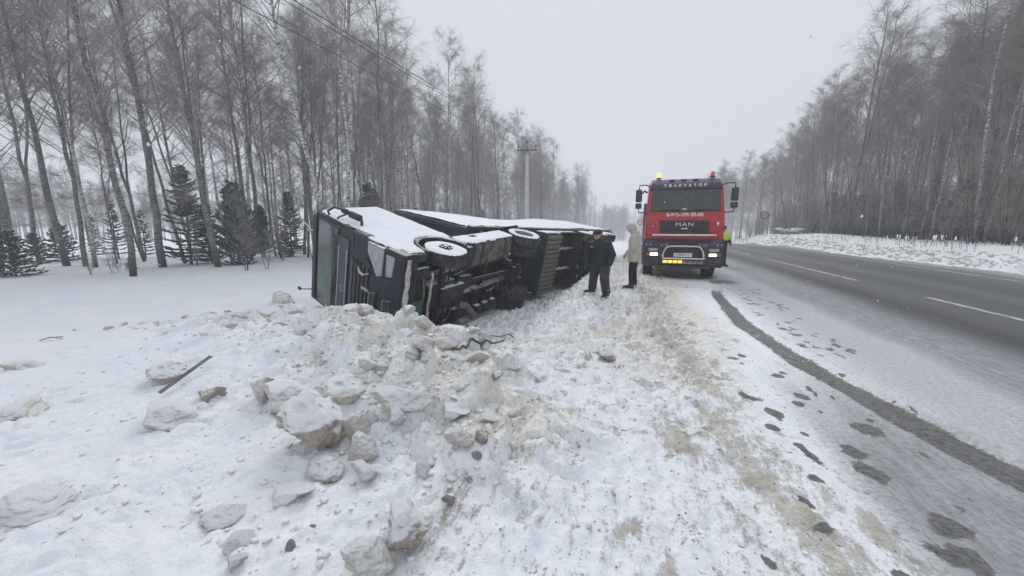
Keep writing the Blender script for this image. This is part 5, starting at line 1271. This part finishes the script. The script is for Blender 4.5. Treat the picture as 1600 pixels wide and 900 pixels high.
h, P, Rm = head(p3, (0, .03, 1.60), (0, 1, -.1)); o = MB(); o.ell(P(0, -.01, .05), (.088, .105, .08), Rm); o.build('knit_cap', M_JKT, p3, remesh=.012)
for s in (-1, 1):
    o = MB(); hand(o, (s*.22, .18, .96), (0, .5, -.9), (-s, 0, 0), 1., .6); o.build('hand', M_SKIN, p3, remesh=.008)

# ================================================================== POLES, WIRES, SIGNS
M_CONC = mat('pale_concrete', (.58, .58, .56), .85, col2=(.48, .48, .47), scale=3, bmp=.3)
M_IRON = mat('dark_galvanised_iron', (.07, .07, .075), .6, .3)
def pole(x_, y_, label, h=9.4):
    z = tz(x_, y_); o = empty('utility_pole', (x_, y_, z-.1), math.radians(4), label, 'utility pole', 'utility poles along the road')
    MB().box((0, 0, h*.46), (.40, .30, h*.92), taper=(.66, .66)).build('post', M_CONC, o, bevel=.02)
    a = MB(); a.box((0, -.12, h*.955), (1.75, .08, .09)); a.box((0, 0, h*.97), (.07, .07, .55)); a.tube([(-.6, -.1, h*.955), (0, -.05, h*.90), (.6, -.1, h*.955)], .02); a.build('crossarm', M_IRON, o)
    for xx, zz in ((-.8, .975), (.8, .975), (0, 1.01)):
        q = MB(); q.cyl((xx, -.12, h*zz-.05), (xx, -.12, h*zz+.08), .018, n=8); q.lathe([(h*zz+.04, .05), (h*zz+.08, .07), (h*zz+.13, .055), (h*zz+.2, .065), (h*zz+.24, .03)], (xx, -.12, 0), axis='z', n=12); q.build('insulator', mat('brown_glazed_insulator', (.07, .055, .05), .3), o, smooth=True)
    return [(x_+math.cos(.07)*xx, y_-.12, z-.1+h*zz+.24) for xx, zz in ((-.8, .975), (.8, .975), (0, 1.01))]
tops = [pole(-9.4, 34.6, 'concrete utility pole with a three-insulator crossarm behind the overturned trailer')]
tops.append(pole(-7.3, 118, 'distant utility pole, small and hazy above the man in the black jacket', 9.6+.0))
prev = [(-11.9+xx, -42, 9.6+zz) for xx, zz in ((-.8, 0), (.8, 0), (0, .35))]
M_WIRE = mat('dark_wire', (.05, .05, .055), .5)
names_w = ['left power line of the three strung past the trees', 'right power line of the three strung past the trees', 'highest middle power line strung past the trees']
for k in range(3):
    spans = []
    for a, b in ((prev[k], tops[0][k]), (tops[0][k], tops[1][k])):
        a, b = Vector(a), Vector(b); s = [a.lerp(b, t/24)-Vector((0, 0, 1.3*4*(t/24)*(1-t/24))) for t in range(25)]; spans += s if not spans else s[1:]
    MB_ = MB().tube(spans, .014, 5).build('power_line', M_WIRE, None, smooth=True); tag(MB_, names_w[k], 'power line', 'power lines over the left verge')
def sign(x_, y_, r, hgt, label, ring, face, mark=None):
    z = tz(x_, y_); o = empty('road_sign', (x_, y_, z), 0, label, 'road sign'); MB().cyl((0, .04, -.3), (0, .04, hgt), .035, n=10).build('post', M_IRON if face is not M_WHITE else M_STEEL, o, smooth=True)
    MB().cyl((0, 0, hgt), (0, .02, hgt), r, n=32).build('ring', ring, o, smooth=False); MB().cyl((0, -.006, hgt), (0, .0, hgt), r*.74, n=32).build('face', face, o, smooth=False)
    q = MB()
    for s in (-1, 1): q.box((s*r*.3, -.010, hgt-.02*r), (r*.42, .006, r*.22)); q.box((s*r*.3, -.010, hgt+.14*r), (r*.26, .006, r*.16))
    q.build('car_symbols', mark, o); return o
M_SRED = mat('sign_red', (.50, .05, .06), .5); M_SY = mat('faded_yellow_sign', (.50, .42, .30), .6); M_SB = mat('sign_black', (.05, .05, .06), .5)
sign(.70, 47.5, .37, 2.45, 'round red-ringed road sign on a post between the beige coat and the red truck', M_SRED, M_WHITE, M_SRED)
sign(13.7, 49.4, .42, 2.2, 'round faded sign on a post before the right wood beyond the snow bank', M_SB, M_SY, M_SB)

# ================================================================== SNOW CHUNKS, DEBRIS
def chunk_mesh(name, seed, sub=4, flat=.75, rough=.10, cuts=7):
    rs = random.Random(seed); bm = bmesh.new(); bmesh.ops.create_icosphere(bm, subdivisions=sub, radius=1)
    planes = [(Vector((rs.gauss(0, 1), rs.gauss(0, 1), rs.gauss(0, .8))).normalized(), rs.uniform(.34, .78)) for _ in range(cuts)]
    co = np.array([v.co[:] for v in bm.verts]); 
    for nrm, dd in planes:
        n_ = np.array(nrm); k = co @ n_; over = np.maximum(k-dd, 0); co = co-over[:, None]*n_[None]*.93
    off = seed*3.7
    nn = (fbm3(co*1.5+off, seed, 4)-.5)*2.2*rough
    rg = np.abs(fbm3(co*2.1+off+9, seed+33, 3)-.5)*2; nn = nn-(rg < .13)*(.13-rg)*1.3*rough*3
    nn = nn+(fbm3(co*7+off, seed+50, 3)-.5)*.9*rough
    L = np.linalg.norm(co, axis=1, keepdims=True); co = co*(1+nn[:, None]*1.0/np.maximum(L, .5)); co[:, 2] *= flat
    for v, c in zip(bm.verts, co): v.co = c
    me = bpy.data.meshes.new(name); bm.to_mesh(me); bm.free()
    me.polygons.foreach_set('use_smooth', [True]*len(me.polygons)); return me
big_m = [chunk_mesh('snow_chunk', 100+i, 5, rough=.14, cuts=10) for i in range(6)]
mid_m = [chunk_mesh('snow_chunk', 200+i, 4, rough=.12, cuts=10) for i in range(12)]
for m_ in mid_m: m_.materials.append(M_CHUNK)
def put_chunk(px, py, wpx, label, seed, dims=(1, .8, .7), dirty=False, sink=.3, tilt=0., m=None, nm='snow_chunk', cat='snow chunk', grp=None, dy=0.):
    g = ground_at(px, py); dpt = (g-Vector((0, 0, EYE))).length; r = wpx*dpt/F_PX/2; rs = random.Random(seed)
    me = big_m[seed % 6].copy(); me.materials.clear(); me.materials.append(m or (M_CHUNK_D if dirty else M_CHUNK))
    o = link(nm, me); o.scale = (r*dims[0], r*dims[1], r*dims[2]); o.rotation_euler = (tilt, rs.uniform(-.15, .15), rs.uniform(-.5, .5))
    o.location = g+Vector((0, dy, r*dims[2]*(1-2*sink)*.75)); tag(o, label, cat, grp); return o
put_chunk(482, 690, 118, 'largest brown dirty boulder of packed snow in the middle of the heap', 1, (1, .8, 1.15), True, .14)
put_chunk(455, 622, 100, 'white snow mass capping the brown boulder in the heap', 2, (1, .7, .55), False, .45)
put_chunk(414, 622, 76, 'slanting slab of packed snow left of the brown boulder', 3, (.75, .5, 1.1), False, .3, .25)
put_chunk(622, 668, 52, 'rounded white lump right of the brown boulder in a hollow', 4, (1, .8, .8), False, .15)
put_chunk(560, 680, 62, 'upright pointed white block touching the right of the brown boulder', 5, (.9, .6, 1.15), False, .25)
put_chunk(567, 712, 56, 'flat-faced grey-white block under the pointed one', 6, (1, .7, .95), False, .25)
put_chunk(508, 732, 86, 'long low block at the foot of the brown boulder', 7, (1.05, .55, .5), False, .3, .1)
put_chunk(510, 748, 26, 'small rounded lump at the very front of the heap', 8, (1, .8, .7), False, .25)
put_chunk(455, 772, 84, 'low wedge of snow lying alone before the foot of the heap', 9, (1.05, .7, .42), False, .35)
put_chunk(573, 745, 60, 'flat snow slab leaning at the front right foot of the heap', 10, (1.1, .6, .5), False, .3, .2)
put_chunk(716, 693, 58, 'white half-round block at the right end of the heap', 11, (1, .6, .75), False, .28)
put_chunk(752, 685, 34, 'greyish lump beside the white half-round block', 12, (.9, .8, .8), True, .3)
put_chunk(535, 610, 96, 'broad shadowed snow boulder above the pointed white block', 13, (1.1, .8, .7), False, .4)
put_chunk(625, 630, 100, 'long cream ridge of snow behind the rounded white lump', 14, (1.2, .5, .55), False, .4)
put_chunk(710, 650, 76, 'jutting slab with a hollow beneath at the heap right side', 15, (1.1, .6, .45), False, .25, .2)
put_chunk(571, 492, 54, 'pale square block on the crest of the heap before the cab', 16, (1, .6, .62), False, .35)
put_chunk(661, 512, 40, 'pointed block on the crest beside the torn bumper', 17, (.9, .6, .9), False, .3, .2)
put_chunk(440, 472, 40, 'jagged lump topping the left end of the crest', 18, (1, .7, .8), False, .35)
put_chunk(262, 588, 62, 'dirty grey boulder next to the metal strip', 19, (1, .8, .75), True, .3)
put_chunk(275, 652, 84, 'overhanging snow lump below the metal strip', 20, (1.05, .7, .45), False, .32, -.1)
put_chunk(330, 620, 50, 'dirty shadowed lump right of the metal strip', 21, (1, .7, .7), True, .35)
put_chunk(32, 650, 58, 'dirty lump alone in clean snow at the left edge', 22, (1.1, .8, .45), False, .4)
put_chunk(40, 574, 40, 'small cream lump far left in the smooth field', 23, (1.1, .6, .45), False, .4)
put_chunk(55, 790, 80, 'wide low white mound at the lower left corner', 24, (1.2, .8, .4), False, .42)
put_chunk(345, 812, 60, 'white angular block in the foreground left of centre', 25, (1.1, .8, .55), False, .35)
put_chunk(378, 850, 42, 'split white block just below the angular one', 26, (1, .8, .55), False, .3)
put_chunk(370, 880, 34, 'rounded white lump nearest the bottom edge', 27, (1, .8, .7), False, .25)
put_chunk(636, 850, 112, 'big foreground boulder of ice and snow with a dark right edge', 28, (.9, .75, .78), True, .22)
put_chunk(578, 880, 84, 'white boulder touching the big foreground boulder on its left', 29, (.9, .75, .85), False, .28)
put_chunk(660, 742, 42, 'small upright white block standing alone right of the heap', 30, (.85, .6, .9), False, .3)
put_chunk(944, 558, 46, 'grey block standing up in the churned snow of the verge', 31, (1, .6, .8), True, .3)
put_chunk(878, 580, 34, 'low brown-grey lump on the verge left of the standing block', 32, (1.1, .7, .4), True, .35)
put_chunk(775, 598, 40, 'lump half sunk in the verge right of the heap', 33, (1, .8, .6), True, .35)
put_chunk(838, 462, 26, 'snow lump piled against the corrugated pallet box', 34, (1, .8, .9), False, .3)
put_chunk(760, 478, 40, 'broken snow against the lorry lower wheels', 35, (1.1, .8, .8), False, .3)
put_chunk(905, 432, 24, 'white lump at the trailer wheels', 36, (1.1, .8, .8), False, .3)
put_chunk(703, 788, 25, 'dark grey icy stone alone on the smooth snow in the foreground', 40, (1, .8, .8), m=M_STONE, nm='ice_stone', cat='ice lump', sink=.2)
put_chunk(745, 718, 20, 'small dark stone right of the white half-round block', 41, (.9, .8, 1), m=M_STONE, nm='ice_stone', cat='ice lump', sink=.2)
put_chunk(454, 857, 16, 'tiny dark stone right of the split white block', 42, (.9, .8, 1), m=M_STONE, nm='ice_stone', cat='ice lump', sink=.2)
put_chunk(487, 824, 13, 'sliver of dark ice left of the big foreground boulder', 43, (1.3, .5, .6), m=M_STONE, nm='ice_stone', cat='ice lump', sink=.3)
# the other clods: many, alike
rc = random.Random(77); placed = 0
while placed < 240:
    t = rc.random(); k = t*(len(CREST)-1); i = int(k); f = k-i; bx_ = CREST[i][0]*(1-f)+CREST[i+1][0]*f; by_ = CREST[i][1]*(1-f)+CREST[i+1][1]*f
    x_ = bx_+rc.gauss(.0, .55)+.35*(u_ := rc.uniform(-.6, 1.75-.95*t)); y_ = by_-u_*.95+rc.gauss(0, .2)
    x_ -= .5*u_
    if y_ < 1.2 or x_ > -.55: continue
    r = .045+.12*rc.random()**2.0+.015*(y_ > 4)
    o = bpy.data.objects.new('snow_clod', rc.choice(mid_m)); COL.objects.link(o); o.scale = (r*rc.uniform(.8, 1.3), r*rc.uniform(.7, 1.1), r*rc.uniform(.55, .95)); o.rotation_euler = (rc.uniform(-.5, .5), rc.uniform(-.5, .5), rc.uniform(0, 6.28))
    o.location = (x_, y_, tz(x_, y_)+r*.02); tag(o, 'small clod of ploughed snow in the heap before the overturned cab', 'snow clod', 'clods of the ploughed snow heap'); placed += 1
placed = 0
while placed < 55:
    x_ = rc.uniform(-3.0, -.5); y_ = rc.uniform(4.6, 17)
    if x_ < -1.2-.0*y_-2.2: continue
    r = .03+.075*rc.random()**2
    o = bpy.data.objects.new('snow_clod', rc.choice(mid_m)); COL.objects.link(o); o.scale = (r*rc.uniform(.8, 1.4), r, r*rc.uniform(.5, .9)); o.rotation_euler = (rc.uniform(-.5, .5), rc.uniform(-.5, .5), rc.uniform(0, 6.28))
    o.location = (x_, y_, tz(x_, y_)+r*.02); tag(o, 'small clod in the churned snow between lorry and road', 'snow clod', 'clods of the churned verge'); placed += 1
def joined_clods(name, n, gen, m, label, seed, rmin, rmax, pw=2.):
    rs = np.random.RandomState(seed); src = [chunk_mesh('t', 300+i, 2, rough=.10, cuts=14) for i in range(8)]; vs, fs, o_ = [], [], 0
    base = []
    for q in src:
        c = np.zeros(len(q.vertices)*3); q.vertices.foreach_get('co', c); t = np.zeros(len(q.polygons)*3, np.int32); q.polygons.foreach_get('vertices', t); base.append((c.reshape(-1, 3), t.reshape(-1, 3))); bpy.data.meshes.remove(q)
    P_ = np.array([gen(rs) for _ in range(n)]); z = terrain(P_[:, 0], P_[:, 1]); r = rmin+(rmax-rmin)*rs.rand(n)**pw
    for k in range(n):
        c, t = base[rs.randint(8)]; M_ = np.array(Matrix.Rotation(rs.uniform(0, 6.28), 3, 'Z') @ Matrix.Rotation(rs.uniform(-.7, .7), 3, 'X') @ Matrix.Rotation(rs.uniform(-.7, .7), 3, 'Y'))
        v = (c*r[k]*rs.uniform(.75, 1.25, 3)) @ M_.T+np.array([P_[k, 0], P_[k, 1], z[k]-r[k]*.05]); vs.append(v); fs.append(t+o_); o_ += len(v)
    tag(link(name, from_np(name, np.concatenate(vs), np.concatenate(fs), False), None, m), label, 'snow', kind='stuff')
def crumbs(name, n, gen, m, label, seed, rmin, rmax, pw=2.):
    rs = np.random.RandomState(seed); P_ = np.array([gen(rs) for _ in range(n)]); z = terrain(P_[:, 0], P_[:, 1]); r = rmin+(rmax-rmin)*rs.rand(n)**pw
    ico = np.array([(0, 0, 1), (.89, 0, .45), (.28, .85, .45), (-.72, .53, .45), (-.72, -.53, .45), (.28, -.85, .45), (.72, .53, -.45), (-.28, .85, -.45), (-.89, 0, -.45), (-.28, -.85, -.45), (.72, -.53, -.45), (0, 0, -1)])
    tri = np.array([(0, 1, 2), (0, 2, 3), (0, 3, 4), (0, 4, 5), (0, 5, 1), (1, 6, 2), (2, 7, 3), (3, 8, 4), (4, 9, 5), (5, 10, 1), (6, 7, 2), (7, 8, 3), (8, 9, 4), (9, 10, 5), (10, 6, 1), (6, 11, 7), (7, 11, 8), (8, 11, 9), (9, 11, 10), (10, 11, 6)])
    v = ico[None]*(1+rs.uniform(-.42, .42, (n, 12, 1)))*r[:, None, None]*np.stack([rs.uniform(.7, 1.4, n), rs.uniform(.7, 1.3, n), rs.uniform(.5, .9, n)], -1)[:, None]
    v[:, :, 0] += P_[:, 0:1]; v[:, :, 1] += P_[:, 1:2]; v[:, :, 2] += (z+r*.15)[:, None]
    f = tri[None]+(np.arange(n)*12)[:, None, None]; tag(link(name, from_np(name, v.reshape(-1, 3), f.reshape(-1, 3), False), None, m), label, 'snow', kind='stuff')
def g_heap(rs):
    t = rs.rand()*(len(CREST)-1); i = int(t); f = t-i; u = rs.uniform(-.7, 1.9-.9*t/(len(CREST)-1)); return (CREST[i][0]*(1-f)+CREST[i+1][0]*f+rs.normal(0, .5)-.15*u, max(1.1, CREST[i][1]*(1-f)+CREST[i+1][1]*f-u+rs.normal(0, .2)))
joined_clods('broken_snow', 420, g_heap, M_CHUNK, 'smaller broken lumps of ploughed snow filling the heap', 21, .012, .06, 2.)
joined_clods('verge_snow_lumps', 500, lambda rs: (rs.uniform(-3.4, .5), 3.2+16*rs.rand()**1.3), M_CHUNK, 'trodden lumps of snow over the verge and the side of the ditch', 22, .01, .05, 2.2)
crumbs('snow_crumbs', 2300, g_heap, M_CHUNK, 'crumbs of broken snow strewn over the heap', 3, .006, .032, 3.)
crumbs('verge_crumbs', 2300, lambda rs: (rs.uniform(-3.3, 1.0), 1.2+17*rs.rand()**1.5), M_CHUNK, 'crumbs of snow trodden over the verge', 5, .005, .028, 3.)
crumbs('grit', 1500, lambda rs: (rs.normal(.55, .55), 1.2+12*rs.rand()**1.3), M_STONE, 'dark grit and ice bits scattered over the trodden verge', 7, .002, .008)
crumbs('apron_crumbs', 700, lambda rs: (rs.uniform(-6, -.6), rs.uniform(.9, 3.6)), M_CHUNK, 'fine snow crumbs over the left foreground', 9, .004, .02, 3.)
crumbs('bank_lumps', 3600, lambda rs: (12.4+1.5*rs.rand(), 8+55*rs.rand()**1.2), M_CHUNK, 'lumps of ploughed snow along the right roadside bank', 11, .02, .10)

# metal strip, cable, twig
a = ground_at(252, 622); b = ground_at(330, 572); a.z += .06; b.z += .10; d = (b-a); L = d.length; d.normalize()
o = MB(); sv = d.cross(Vector((0, 0, 1))).normalized(); up_ = sv.cross(d); Rm = Matrix((sv, d, up_)).transposed()
cc = (a+b)/2; o.box(cc, (.036, L*1.04, .010), Rm @ Matrix.Rotation(.5, 3, 'Y')); strip_ = o.build('metal_strip', mat('bluish_grey_metal', (.10, .12, .14), .45, .3, col2=(.2, .21, .22), scale=6), None, bevel=.003)
tag(strip_, 'long bluish metal strip from the lorry stuck in the snow heap', 'metal strip')
def cable(pts, r, label, m):
    P_ = []
    for k in range(len(pts)-1):
        for t in range(5):
            u = t/5; q = ground_at(pts[k][0]*(1-u)+pts[k+1][0]*u, pts[k][1]*(1-u)+pts[k+1][1]*u); P_.append(q+Vector((0, 0, r*1.6+.01)))
    P_ = [P_[0]]+[(P_[i-1]+P_[i]*2+P_[i+1])/4 for i in range(1, len(P_)-1)]+[P_[-1]]
    tag(MB().tube(P_, r, 7).build('cable', m, None, smooth=True), label, 'cable')
M_CAB = mat('brown_cable', (.10, .085, .075), .7)
cable([(728, 506), (735, 515), (748, 520), (760, 526), (778, 528), (795, 528), (803, 530)], .012, 'upper dark cable curving from under the lorry over the snow', M_CAB)
cable([(708, 551), (720, 551), (735, 546), (755, 545), (775, 541), (790, 534)], .013, 'lower dark cable lying in the snow hollow below the lorry', M_CAB)
a = ground_at(62, 533); b = ground_at(98, 531); o = MB(); o.tube([a+Vector((0, 0, .01)), a.lerp(b, .5)+Vector((0, 0, .05)), b+Vector((0, 0, .02))], .009, 6); o.tube([a.lerp(b, .4)+Vector((0, 0, .04)), a.lerp(b, .55)+Vector((0, .12, .03))], .006, 5)
tag(o.build('fallen_twig', B_DARK, None, smooth=True), 'thin fallen twig lying on the smooth snow at far left', 'twig')
# snow-laden bush on the far bank
d = ray(1232, 372); X = 15.2; g = Vector((X, d.y*X/d.x, 0)); g.z = tz(g.x, g.y)
bu = empty('snowy_bush', g, 0, 'snow-laden bush on the right bank below the slim white birch', 'bush'); rs = np.random.RandomState(4)
s = np.linspace(0, 1, 7); n = 90; az = rs.uniform(0, 6.28, n); LL = rs.uniform(.4, 1.25, n); q = np.stack([np.cos(az)[:, None]*LL[:, None]*s*1.15, np.sin(az)[:, None]*LL[:, None]*s*.8, LL[:, None]*(1.15*s-.75*s**2.4)], -1)
c_ = link('branches', from_np('branches', *tubes_np(q, np.linspace(.014, .005, 7)[None]*np.ones((n, 1)), 4)), bu, B_DARK)
q2 = q[:, 2:].copy(); q2[:, :, 2] += .03; link('snow_on_branches', from_np('snow_on_branches', *tubes_np(q2, np.array([.01, .045, .06, .05, .02])[None]*rs.uniform(.3, 1.2, (n, 1)), 5)), bu, SNOW)['kind'] = 'stuff'
# thin dead stems along the right bank
def stems(seed, n):
    rs = np.random.RandomState(seed); x_ = rs.uniform(14.6, 18.5, n); y_ = 12+60*rs.rand(n)**1.1; z = terrain(x_, y_); s = np.linspace(0, 1, 4); h = rs.uniform(.15, .9, n)
    q = np.stack([x_[:, None]+rs.normal(0, .12, (n, 1))*s, y_[:, None]+rs.normal(0, .1, (n, 1))*s, z[:, None]-.05+h[:, None]*s], -1); return tubes_np(q, np.linspace(.016, .006, 4)[None]*np.ones((n, 1)), 3)
tag(link('dry_weeds', from_np('dry_weeds', *stems(3, 420)), None, B_DARK), 'thin dark stems sticking out of the snow along the right wood', 'weeds', kind='stuff')

# ================================================================== FALLING SNOW, HAZE
rs = np.random.RandomState(12); n = 1500; D_ = 2.2+22*rs.rand(n)**.8; a = rs.uniform(-.75, .75, n)*1.3; P_ = np.stack([np.sin(a-YAW)*D_, np.cos(a-YAW)*D_, rs.uniform(.2, 9, n)], 1)
P_ = P_[P_[:, 2] > terrain(P_[:, 0], P_[:, 1])+.1]; n = len(P_)
oc = np.array([(1, 0, 0), (-1, 0, 0), (0, 1, 0), (0, -1, 0), (0, 0, 1.3), (0, 0, -1.3)]); ot = np.array([(0, 2, 4), (2, 1, 4), (1, 3, 4), (3, 0, 4), (2, 0, 5), (1, 2, 5), (3, 1, 5), (0, 3, 5)])
r = rs.uniform(.0035, .0085, n); v = oc[None]*r[:, None, None]+P_[:, None]
tag(link('falling_snow', from_np('falling_snow', v.reshape(-1, 3), (ot[None]+(np.arange(n)*6)[:, None, None]).reshape(-1, 3)), None, SNOW), 'snowflakes drifting in the air', 'snow', kind='stuff')
hz = MB().box((20, 170, 9), (540, 480, 32)).build('haze', None, None)
hz.data.materials.clear(); m = bpy.data.materials.new('winter_haze'); m.use_nodes = True; n_ = m.node_tree; n_.nodes.clear()
ou = n_.nodes.new('ShaderNodeOutputMaterial'); pv = n_.nodes.new('ShaderNodeVolumePrincipled'); pv.inputs['Color'].default_value = (.93, .95, 1., 1); pv.inputs['Density'].default_value = .0031; pv.inputs['Anisotropy'].default_value = 0.
n_.links.new(pv.outputs[0], ou.inputs['Volume']); hz.data.materials.append(m); tag(hz, 'thin winter haze over the road and woods', 'haze', kind='stuff')
